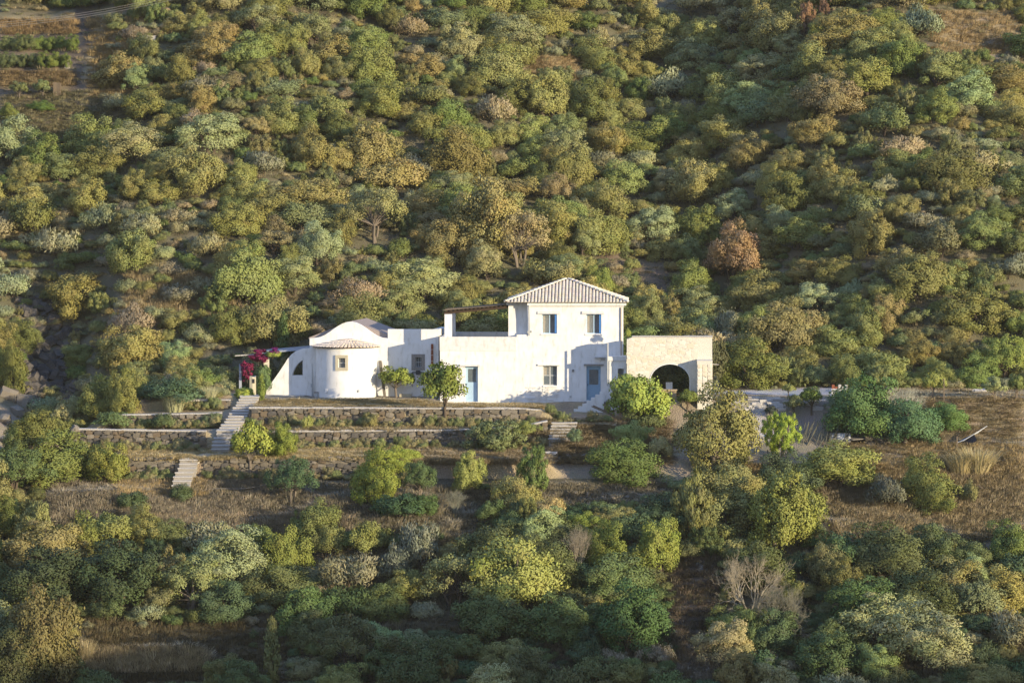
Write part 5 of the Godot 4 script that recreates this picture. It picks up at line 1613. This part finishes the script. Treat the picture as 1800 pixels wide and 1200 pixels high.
	hero("bare_shrub", "bare", 1, 1015, 966, 70, 92, Color(0.36, 0.29, 0.24), "leafless brown bush between two green bushes in the foreground", "shrub")
	hero("lentisk", "oak", 2, 1065, 958, 86, 96, Color(0.24, 0.26, 0.065), "green bush right of the leafless brown bush", "shrub")
	hero("lentisk", "oak", 3, 1030, 915, 60, 44, Color(0.27, 0.31, 0.07), "bright green bush behind the leafless brown bush", "shrub")
	hero("lentisk", "oak", 4, 1160, 952, 96, 112, Color(0.27, 0.29, 0.07), "sunny green bush above the tumbled fieldstones", "shrub")
	hero("tamarisk", "spray", 2, 1222, 892, 92, 120, Color(0.27, 0.26, 0.1), "tall upright olive bush with fanned stems above the fieldstones", "shrub")
	hero("oak_tree", "oak", 0, 1375, 890, 160, 150, Color(0.27, 0.27, 0.07), "large olive-green tree on the bank right of the upright bush", "tree", pale_bark)
	hero("oak_tree", "oak", 3, 1470, 812, 150, 86, Color(0.29, 0.29, 0.085), "wide sunlit bush below the big fig", "tree")
	hero("oak_tree", "oak", 1, 1632, 850, 96, 96, Color(0.26, 0.26, 0.08), "lit bush left of the golden grass bank", "tree")
	hero("dry_shrub", "dry", 1, 1705, 866, 44, 36, Color(0.3, 0.27, 0.12), "small yellowish cushion bush in the ruined bank", "shrub")
	hero("grey_shrub", "dry", 2, 1560, 862, 90, 60, Color(0.2, 0.19, 0.14), "shaded grey scrub under the wide sunlit bush", "shrub")
	hero("bare_tree", "bare", 0, 1318, 1020, 120, 124, Color(0.42, 0.34, 0.27), "leafless twiggy tree catching the sun in the right foreground", "tree")
	hero("bare_tree", "bare", 0, 1372, 1068, 104, 110, Color(0.3, 0.26, 0.2), "second leafless tree with a little green, below the twiggy one", "tree")
	hero("lentisk", "scrub", 3, 1392, 1048, 54, 60, Color(0.2, 0.2, 0.06), "green bush growing through the second leafless tree", "shrub")
	hero("oak_tree", "oak", 4, 1455, 985, 90, 86, Color(0.22, 0.2, 0.09), "dull olive tree right of the twiggy tree", "tree")
	hero("oak_tree", "oak", 2, 1482, 1015, 80, 76, Color(0.2, 0.18, 0.065), "brownish crown just below the dull olive tree", "tree")
	hero("lentisk", "scrub", 0, 1255, 1125, 44, 40, Color(0.3, 0.34, 0.07), "single bright green bush in the shade below the twiggy tree", "shrub")
	hero("cypress", "cypress", 0, 477, 1155, 26, 120, Color(0.2, 0.19, 0.07), "thin ivy-clad stump tree at the bottom edge", "tree")
	hero("oak_tree", "oak", 3, 398, 1175, 88, 66, Color(0.2, 0.19, 0.07), "brownish green bush at the bottom edge left of the thin tree", "tree")
	hero("lentisk", "scrub", 1, 868, 1188, 120, 50, Color(0.46, 0.42, 0.2), "pale yellowish bush at the bottom edge below the sunlit oak", "shrub")
	hero("lentisk", "scrub", 4, 1108, 1185, 96, 44, Color(0.24, 0.22, 0.075), "rounded olive bush at the bottom edge right of the pale bush", "shrub")
	hero("dry_shrub", "dry", 3, 1150, 1148, 80, 40, Color(0.33, 0.26, 0.19), "greyish pink dry bush above the rounded bottom bush", "shrub")
	hero("lentisk", "scrub", 2, 562, 1196, 40, 22, Color(0.32, 0.33, 0.14), "pale bush tip at the bottom edge right of the thin tree", "shrub")
	hero("grass_clump", "plume", 0, 150, 1142, 36, 40, Color(0.46, 0.36, 0.22), "dry grass clump beside the corner oak", "grass clump")
	# field at the top left
	for k in 7:
		hero("orchard_tree", "oak", k, 12 + k * 19, 74, 30, 28, Color(0.15, 0.19, 0.05) if k > 2 else Color(0.16, 0.18, 0.07), ["seventh", "sixth", "fifth", "fourth", "third", "second", "first"][k] + " tree from the dirt track in the upper orchard row", "tree", null, "upper row of orchard trees")
		hero("orchard_tree", "oak", k + 2, 6 + k * 18, 104, 30, 28, Color(0.17, 0.2, 0.05) if k > 3 else Color(0.14, 0.16, 0.07), ["seventh", "sixth", "fifth", "fourth", "third", "second", "first"][k] + " tree from the dirt track in the lower orchard row", "tree", null, "lower row of orchard trees")
	hero("orchard_tree", "citrus", 0, 34, 158, 32, 34, Color(0.17, 0.18, 0.075), "small trunked orchard tree farther from the dirt track", "tree", pale_bark)
	hero("orchard_tree", "citrus", 1, 74, 156, 34, 34, Color(0.19, 0.21, 0.09), "small trunked orchard tree nearer the dirt track", "tree", pale_bark)
	hero("orchard_tree", "oak", 1, 15, 195, 40, 28, Color(0.2, 0.22, 0.06), "bright bush at the left edge below the orchard", "tree")
	hero("orchard_tree", "oak", 2, 72, 185, 40, 20, Color(0.13, 0.19, 0.05), "low green bush below the small trunked trees", "tree")
	hero("orchard_tree", "oak", 3, 12, 240, 32, 20, Color(0.2, 0.2, 0.06), "small bush at the left edge on the shaded terrace", "tree")
	plant("green_shrub", "oak", 1, Vector3(-15.6, 0.2, -6.4), 3.0, 2.6, Color(0.27, 0.24, 0.11), "brownish bush behind the shade porch pillar", "shrub")
	plant("green_shrub", "scrub", 3, Vector3(-13.6, 0.2, -6.2), 2.6, 2.2, Color(0.26, 0.24, 0.11), "tan-green bush seen under the shade porch roof", "shrub")
	plant("green_shrub", "oak", 3, Vector3(-17.8, 0.1, -5.4), 2.8, 1.9, Color(0.24, 0.25, 0.09), "olive bush on the far side of the porch's metal post", "shrub")
	plant("dark_shrub", "oak", 0, Vector3(9.3, 0.3, 0.4), 2.9, 2.6, Color(0.07, 0.08, 0.035), "dark bush filling the stone arch", "shrub")  # these arch shrubs have the interior's shade put into their leaf colour
	plant("dark_shrub", "scrub", 2, Vector3(9.4, 0.7, -1.6), 3.4, 2.9, Color(0.1, 0.11, 0.05), "dark shrub seen through the stone arch", "shrub")
	plant("dark_shrub", "scrub", 4, Vector3(11.4, 0.7, -2.2), 3.0, 3.1, Color(0.1, 0.1, 0.05), "dark shrub behind the right pier of the stone arch", "shrub")
	# flowering vine on the porch
	var v := [[445, 622, 40, 24, Color(0.19, 0.018, 0.075), "magenta bougainvillea trailing over the porch beam"], [427, 645, 30, 34, Color(0.2, 0.02, 0.07), "crimson bougainvillea hanging below the porch beam"], [462, 612, 22, 14, Color(0.16, 0.02, 0.13), "purple bougainvillea spray on top of the shade roof"]]
	var at := Vector3(-14.6, 0.2, -3.95)
	var spot := [Vector3(-0.6, 2.0, 0.35), Vector3(-1.25, 1.05, 0.45), Vector3(0.35, 2.45, 0.5)]
	for k in 3:
		plant("bougainvillea", "vine", k, at + spot[k], v[k][2] / 28.0, v[k][3] / 28.0, v[k][4], v[k][5], "bougainvillea")
	plant("climbing_vine", "fig", 0, at + Vector3(-0.35, 0.0, 0.45), 1.3, 2.2, Color(0.12, 0.17, 0.07), "green climbing vine covering the porch pillar under the flowers", "vine")
	plant("climbing_vine", "fig", 0, at + Vector3(0.3, 2.3, 0.4), 1.2, 0.5, Color(0.3, 0.34, 0.08), "yellow-green vine leaves on the shade roof edge", "vine")
	plant("wall_plant", "citrus", 0, Vector3(6.75, 3.55, 1.6), 0.45, 0.9, Color(0.3, 0.33, 0.08), "small plant growing on top of the archway beside the house", "plant")

# ---- the rest of the scrub: each plant a thing with a description of where it is
var marks := []
func mark_places() -> void:
	marks = [[862, 372, "largest oak"], [1290, 438, "russet tree"], [665, 372, "open-crowned tree"], [1062, 350, "round gully oak"], [1003, 280, "oak above the largest oak"], [1215, 316, "tan-green oak"], [560, 425, "tall pale olive"], [745, 492, "large pale olive"],
		[1147, 392, "bluish olive"], [1432, 520, "bright pale olive"], [640, 565, "chapel gable"], [480, 560, "porch"], [1000, 500, "hipped roof"], [1180, 590, "archway"], [1385, 600, "white yard"], [1540, 640, "water tank"], [1762, 632, "bright green tree"], [1620, 480, "high olive oak"],
		[1417, 30, "dead conifer"], [1460, 165, "tan oak"], [510, 65, "top green oak"], [140, 100, "dirt track"], [262, 73, "white block"], [278, 162, "low white edge"], [85, 620, "rock face"], [300, 690, "dome shrub"], [70, 1100, "corner oak"], [62, 922, "feathery tamarisk"], [400, 972, "wide silvery olive"],
		[912, 1000, "sunlit oak"], [735, 955, "ghostly grey bush"], [1160, 952, "sunny green bush"], [1375, 890, "large bank tree"], [1340, 1030, "twiggy tree"], [1632, 850, "lit bush by golden grass"], [1718, 805, "golden grass clump"], [477, 1155, "thin stump tree"], [868, 1190, "pale bottom bush"],
		[1720, 545, "wide dull oak"], [1170, 45, "round top oak"], [965, 118, "bare patch"], [800, 180, "middle of the upper slope"], [330, 300, "middle of the left slope"], [1650, 250, "middle of the right slope"], [1600, 1050, "lower right thicket"], [620, 1080, "dark lower thicket"], [330, 520, "bleached patch"], [1355, 320, "compact oak"], [650, 220, "upper left scrub"], [1250, 120, "upper gully"]]

func bearing(px: float, py: float, skip: String) -> Array:
	var best := 1e9
	var out := ["", ""]
	for m in marks:
		if m[2] == skip:
			continue
		var d := Vector2(px - m[0], py - m[1]).length()
		if d < best:
			best = d
			var a := atan2(m[1] - py, px - m[0])
			var way: String = ["right of", "up and right of", "above", "up and left of", "left of", "down and left of", "below", "down and right of"][int(round(a / (PI / 4.0)) + 8) % 8]
			out = [("just " if d < 55.0 else ("" if d < 120.0 else "well ")) + way + " the " + m[2], m[2]]
	return out

func describe(size: String, look: String, noun: String, px: float, py: float) -> Array:
	var w := bearing(px, py, "")
	var tries := ["%s %s %s %s" % [size, look, noun, w[0]], "%s %s %s %s" % [size, look, noun, bearing(px, py, w[1])[0]]]
	for extra in ["rounded", "ragged", "lopsided", "bushy", "low"]:
		tries.append("%s %s %s %s %s" % [size, extra, look, noun, w[0]])
	for t in tries:
		t = t.strip_edges()
		if not said.has(t):
			said[t] = 1
			return [t, ""]
	return [tries[0].strip_edges(), noun + "s " + w[0]]

var bare := [[-40, 20, 190, 245], [930, 100, 1015, 140], [-50, 690, 40, 770], [45, 580, 122, 685], [1640, 20, 1800, 95], [1120, 455, 1175, 520], [1180, 985, 1262, 1200], [1460, 905, 1720, 945], [1640, 780, 1900, 870], [560, 1090, 900, 1110], [130, 1105, 440, 1200], [450, 1090, 505, 1230], [70, 838, 620, 925], [600, 862, 860, 930], [880, 780, 1060, 860], [940, 855, 1190, 888], [1450, 690, 1900, 955], [1280, 815, 1335, 850], [780, 905, 840, 960]]
func allowed(s: Vector2, r: float) -> bool:
	var forgiven := r < 0.62 and rng.randf() < 0.42
	for b in bare:
		if forgiven and b[1] > 700 and b[1] < 1080:
			continue
		if s.x > b[0] - r * 0.3 and s.x < b[2] + r * 0.3 and s.y > b[1] and s.y < b[3] + r * 0.6:
			return false
	return true

var cells := {}
var hashed := 0
func crowded(x: float, z: float, r: float, share: float) -> bool:
	while hashed < standing.size():
		var s = standing[hashed]
		var key := Vector2i(int(floor(s[0] / 4.0)), int(floor(s[1] / 4.0)))
		if not cells.has(key):
			cells[key] = []
		cells[key].append(s)
		hashed += 1
	var cx := int(floor(x / 4.0))
	var cz := int(floor(z / 4.0))
	for i in 3:
		for j in 3:
			for s in cells.get(Vector2i(cx + i - 1, cz + j - 1), []):
				var dx: float = x - s[0]
				var dz: float = z - s[1]
				var q: float = (r + s[2]) * share
				if dx * dx + dz * dz < q * q:
					return true
	return false

func scatter() -> void:
	mark_places()
	var moods := [
		["oak", "oak_tree", "tree", [[Color(0.25, 0.235, 0.085), "olive-green"], [Color(0.18, 0.185, 0.06), "dark green"], [Color(0.3, 0.27, 0.1), "yellow-green"], [Color(0.275, 0.25, 0.1), "brownish"], [Color(0.22, 0.22, 0.075), "green"]]],
		["scrub", "green_shrub", "shrub", [[Color(0.22, 0.215, 0.08), "olive-green"], [Color(0.16, 0.18, 0.06), "deep green"], [Color(0.28, 0.25, 0.1), "yellowish"], [Color(0.19, 0.2, 0.1), "dull green"]]],
		["olive", "olive_tree", "olive tree", [[SILVER, "silvery"], [SAGE, "grey-green"], [Color(0.27, 0.28, 0.13), "pale green"]]],
		["dry", "dry_shrub", "dry shrub", [[GREY, "grey"], [DRY, "tan"], [Color(0.275, 0.245, 0.14), "brown"], [Color(0.34, 0.31, 0.19), "bleached"]]],
		["open", "thin_tree", "thin-leaved tree", [[Color(0.28, 0.25, 0.12), "brownish"], [Color(0.24, 0.23, 0.1), "olive"]]],
		["spray", "broom_shrub", "feathery shrub", [[Color(0.25, 0.24, 0.1), "olive"], [Color(0.2, 0.21, 0.08), "green"]]],
	]
	var low := {}
	var passes := [[1000, 1.6, 2.3, 0.6], [4800, 1.0, 1.55, 0.56], [14000, 0.6, 1.0, 0.54], [40000, 0.3, 0.6, 0.56]]
	var step := 0
	for pass_ in passes:
		rng.seed = 4000 + step
		for n in int(pass_[0]):
			var far := rng.randf() < 0.66
			var x := rng.randf_range(-39.0, 39.0)
			var z := rng.randf_range(-63.0, -7.6) if far else rng.randf_range(12.6, 33.0)
			if step > 0 and n % 14 == 0:      # the flanks of the garden
				far = true
				x = rng.randf_range(-38.0, -17.0) if rng.randf() < 0.7 else rng.randf_range(13.0, 38.0)
				z = rng.randf_range(-7.6, 1.5) if x < 0.0 else rng.randf_range(-7.6, -3.2)
			var r := rng.randf_range(pass_[1], pass_[2])
			var pick := rng.randf()
			var pick2 := rng.randf()
			var variant := rng.randi() % 8
			var squat := rng.randf_range(0.7, 1.1)
			if not far and x > -25.0 and x < -2.0 and z < 18.0:
				continue
			if far and z > -9.5 - r * 0.5 and x > -16.8 and x < 12.5:
				continue
			var y := height(x, z)
			var s := project(Vector3(x, y, z))
			var m := mpp(Vector3(x, y, z))
			if s.x < -r / m or s.x > 1800.0 + r / m or s.y < -50.0 or s.y > 1225.0 + 2.0 * r / m:
				continue
			if not allowed(s, r / m) or crowded(x, z, r, pass_[3] if far else maxf(pass_[3] - 0.08, 0.5)):
				continue
			# what grows where
			var dryness := noise.get_noise_2d(x * 0.8 + 200.0, z * 0.8) + (0.25 if x < -6.0 and x > -24.0 else 0.0)
			var which := 0
			if r < 1.2:
				which = 1 if pick > 0.25 + dryness * 0.6 else 3
				if pick > 0.9:
					which = 5
			else:
				which = 0 if pick < 0.62 else (2 if pick < 0.74 else (1 if pick < 0.86 else (4 if pick < 0.93 else 3)))
				if dryness > 0.28 and pick > 0.5:
					which = 3
			var mood: Array = moods[which]
			var tones: Array = mood[3]
			var tone: Array = tones[int(pick2 * tones.size())]
			var shade_painted := not far and which != 2 and pick2 * 7.3 - floorf(pick2 * 7.3) < 0.55  # many near plants get the lower slope's shade as a darker leaf colour
			if shade_painted:
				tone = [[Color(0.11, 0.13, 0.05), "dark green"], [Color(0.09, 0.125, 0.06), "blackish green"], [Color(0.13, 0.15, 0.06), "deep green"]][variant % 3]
			var c: Color = tone[0]
			c = Color(c.r * (1.0 + 0.12 * sin(x * 3.1)), c.g * (1.0 + 0.08 * sin(z * 2.7)), c.b)
			c = Color(snappedf(c.r, 0.012), snappedf(c.g, 0.012), snappedf(c.b, 0.012))
			var k: Dictionary = kinds[mood[0]]
			var tall: float = 2.0 * r * k.h / (2.0 * k.r) * squat
			if far:
				tall = minf(tall, 2.0 * r * 0.95)
			standing.append([x, z, r])
			var p := Vector3(x, y - 0.12 * r, z)
			var mid := project(Vector3(x, y + tall * 0.5, z))
			if step == 3 or (step == 2 and r < 0.93) or mid.x < 0.0 or mid.x > 1800.0 or mid.y < 0.0 or mid.y > 1200.0:
				var key: String = "%s %d" % [mood[0], variant % k.made.size()]
				if not low.has(key):
					low[key] = []
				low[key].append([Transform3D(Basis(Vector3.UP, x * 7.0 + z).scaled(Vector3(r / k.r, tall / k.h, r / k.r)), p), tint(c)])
				continue
			var wide := 2.0 * r / m
			var words := describe("small" if wide < 48.0 else ("medium-sized" if wide < 72.0 else ("large" if wide < 100.0 else "very large")), tone[1], mood[2], mid.x, mid.y)
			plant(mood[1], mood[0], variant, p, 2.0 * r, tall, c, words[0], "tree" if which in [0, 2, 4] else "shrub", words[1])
		step += 1
	for key in low:
		var sort: String = key.split(" ")[0]
		var m: Array = kinds[sort].made[int(key.split(" ")[1])]
		spread_out("undergrowth", m[0], leaf_mat(Color(1, 1, 1)), low[key], "low scrub growing between the larger bushes of the hillside")

func spread_out(called: String, mesh: Mesh, mat: Material, where: Array, label: String) -> void:
	var mm := MultiMesh.new()
	mm.transform_format = MultiMesh.TRANSFORM_3D
	mm.use_colors = true
	mm.mesh = mesh
	mm.instance_count = where.size()
	for k in where.size():
		mm.set_instance_transform(k, where[k][0])
		mm.set_instance_color(k, where[k][1])
	var o := MultiMeshInstance3D.new()
	o.name = numbered(called)
	o.multimesh = mm
	o.material_override = mat
	add_child(o)
	tag(o, label, "undergrowth" if called == "undergrowth" else "grass")
	o.set_meta("kind", "stuff")

func dry_grass() -> void:
	var tufts := [tuft_mesh(64, 0.42, 0.7, 0.008, 0.3, 301), tuft_mesh(64, 0.6, 0.5, 0.008, 0.34, 302), tuft_mesh(56, 0.3, 1.0, 0.009, 0.32, 303)]
	var lots := [[], [], []]
	# [survey box, how many, colour, height]
	var beds := [[90, 845, 470, 935, 3800, Color(0.36, 0.315, 0.24), 0.9], [250, 905, 620, 940, 1000, Color(0.4, 0.33, 0.24), 1.0], [200, 845, 360, 872, 350, Color(0.5, 0.38, 0.2), 1.0], [470, 850, 1180, 960, 2600, Color(0.28, 0.25, 0.185), 0.9], [220, 790, 640, 808, 2200, Color(0.6, 0.5, 0.3), 0.6],
		[560, 785, 680, 806, 260, Color(0.5, 0.4, 0.24), 0.6], [450, 702, 960, 717, 2600, Color(0.52, 0.42, 0.24), 0.4], [450, 748, 940, 757, 900, Color(0.42, 0.34, 0.2), 0.6], [1480, 705, 1800, 840, 2200, Color(0.48, 0.4, 0.26), 0.4], [680, 785, 960, 816, 1300, Color(0.42, 0.34, 0.22), 0.6], [1490, 655, 1800, 705, 1500, Color(0.44, 0.36, 0.23), 0.5], [1440, 835, 1800, 882, 1300, Color(0.36, 0.3, 0.2), 0.8], [1590, 780, 1800, 840, 450, Color(0.46, 0.36, 0.2), 0.8], [1280, 815, 1560, 835, 400, Color(0.46, 0.36, 0.2), 0.6],
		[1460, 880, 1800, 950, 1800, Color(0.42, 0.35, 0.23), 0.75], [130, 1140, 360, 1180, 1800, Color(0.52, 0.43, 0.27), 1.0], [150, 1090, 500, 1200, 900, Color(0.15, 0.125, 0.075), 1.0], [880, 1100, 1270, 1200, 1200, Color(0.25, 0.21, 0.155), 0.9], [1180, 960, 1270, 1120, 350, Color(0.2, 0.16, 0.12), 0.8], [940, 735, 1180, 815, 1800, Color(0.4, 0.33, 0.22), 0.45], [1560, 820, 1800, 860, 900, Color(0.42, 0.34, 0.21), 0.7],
		[155, 30, 260, 170, 900, Color(0.42, 0.32, 0.17), 1.0], [0, 35, 132, 60, 350, Color(0.36, 0.26, 0.14), 0.9], [0, 125, 130, 150, 500, Color(0.38, 0.29, 0.17), 0.6], [0, 160, 230, 300, 1500, Color(0.27, 0.25, 0.15), 0.7], [930, 100, 1015, 140, 300, Color(0.42, 0.32, 0.18), 0.8], [1640, 20, 1800, 95, 500, Color(0.42, 0.32, 0.18), 0.9], [220, 480, 420, 570, 700, Color(0.42, 0.34, 0.2), 1.2],
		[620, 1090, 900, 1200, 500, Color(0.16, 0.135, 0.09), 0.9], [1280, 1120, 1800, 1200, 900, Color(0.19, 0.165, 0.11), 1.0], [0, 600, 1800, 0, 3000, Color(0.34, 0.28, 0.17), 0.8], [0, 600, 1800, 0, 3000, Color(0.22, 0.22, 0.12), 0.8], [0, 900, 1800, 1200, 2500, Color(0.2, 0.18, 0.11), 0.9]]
	rng.seed = 808
	for b in beds:
		for n in int(b[4]):
			var p := ground_seen(rng.randf_range(b[0], b[2]), rng.randf_range(b[1], b[3]))
			if p.x > -5.0 and p.x < 12.0 and p.z < 1.0 and p.z > -7.0:
				continue
			var s := rng.randf_range(0.6, 1.3)
			var k := rng.randf_range(0.75, 1.25)
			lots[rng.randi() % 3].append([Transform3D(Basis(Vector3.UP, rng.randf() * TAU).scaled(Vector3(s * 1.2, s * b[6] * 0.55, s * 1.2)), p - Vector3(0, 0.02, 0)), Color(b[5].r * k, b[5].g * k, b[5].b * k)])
	var weeds := []
	for run in [[-15.0, 1.6, 5.42, 120], [-15.0, 2.0, 7.45, 150], [-19.0, -16.6, 2.4, 20], [-22.5, -16.8, 4.95, 60], [-24.5, -17.0, 8.45, 80], [-21.5, -18.8, 11.4, 40], [-16.8, -5.0, 11.4, 110], [2.0, 5.5, 5.0, 40]]:
		for n in int(run[3]):
			var x := rng.randf_range(run[0], run[1])
			var z: float = run[2] + rng.randf_range(0.0, 0.35)
			var s := rng.randf_range(0.1, 0.3)
			var q := rng.randf_range(0.8, 1.3)
			weeds.append([Transform3D(Basis(Vector3.UP, rng.randf() * TAU).scaled(Vector3(s, s * rng.randf_range(0.8, 1.9), s)), Vector3(x, height(x, z) - 0.03, z)), Color(0.3 * q, 0.27 * q, 0.13 * q) if rng.randf() < 0.6 else Color(0.2 * q, 0.23 * q, 0.09 * q)])
	spread_out("weeds", kinds["scrub"].made[0][0], leaf_mat(Color(1, 1, 1)), weeds, "low weeds growing along the feet of the terrace walls")
	var m := flat_mat(Color(1, 1, 1), 0.8, 0.2)
	m.vertex_color_use_as_albedo = true
	m.backlight_enabled = true
	m.backlight = Color(0.3, 0.3, 0.2)
	for k in 3:
		spread_out("dry_grass", tufts[k], m, lots[k], "dry straw-coloured grass covering the terraces and banks")

func _ready() -> void:
	var cam := Camera3D.new()
	cam.name = "camera"
	cam.fov = 2.0 * rad_to_deg(atan(600.0 / PPM))
	cam.near = 1.0
	cam.far = 900.0
	cam.look_at_from_position(EYE, AIM)
	add_child(cam)
	cam.current = true
	var env := Environment.new()
	env.background_mode = Environment.BG_SKY
	var sky := ProceduralSkyMaterial.new()
	sky.sky_top_color = Color(0.46, 0.58, 0.8)
	sky.sky_horizon_color = Color(0.8, 0.82, 0.84)
	sky.sky_curve = 0.2
	sky.ground_bottom_color = Color(0.22, 0.2, 0.15)
	sky.ground_horizon_color = Color(0.5, 0.47, 0.4)
	env.sky = Sky.new()
	env.sky.sky_material = sky
	env.background_energy_multiplier = 1.1
	env.tonemap_mode = Environment.TONE_MAPPER_LINEAR
	env.tonemap_exposure = 1.5
	env.fog_enabled = true
	env.fog_density = 0.0001
	env.fog_light_color = Color(0.9, 0.89, 0.82)
	env.sdfgi_enabled = true
	env.ssao_enabled = true
	env.ssil_enabled = true
	var we := WorldEnvironment.new()
	we.name = "surroundings"
	we.environment = env
	add_child(we)
	var sun := DirectionalLight3D.new()
	sun.name = "sun"
	sun.light_energy = 1.6
	sun.light_color = Color(1.0, 0.925, 0.79)
	sun.light_angular_distance = 0.5
	sun.shadow_enabled = true
	var alt := deg_to_rad(10.0)
	var az := deg_to_rad(51.0)
	sun.look_at_from_position(Vector3(sin(az) * cos(alt), sin(alt), cos(az) * cos(alt)) * 50.0, Vector3.ZERO)
	add_child(sun)

	noise.seed = 17
	noise.frequency = 0.055
	noise.fractal_octaves = 3
	fine.seed = 29
	fine.frequency = 0.3
	fine.fractal_octaves = 2
	make_materials()
	ground_sheet()
	two_storey_house()
	chapel()
	loggia()
	lean_to()
	grounds()
	pergola_on_terrace()
	chapel_things()
	odds()
	grow_kinds()
	heroes()
	scatter()
	dry_grass()
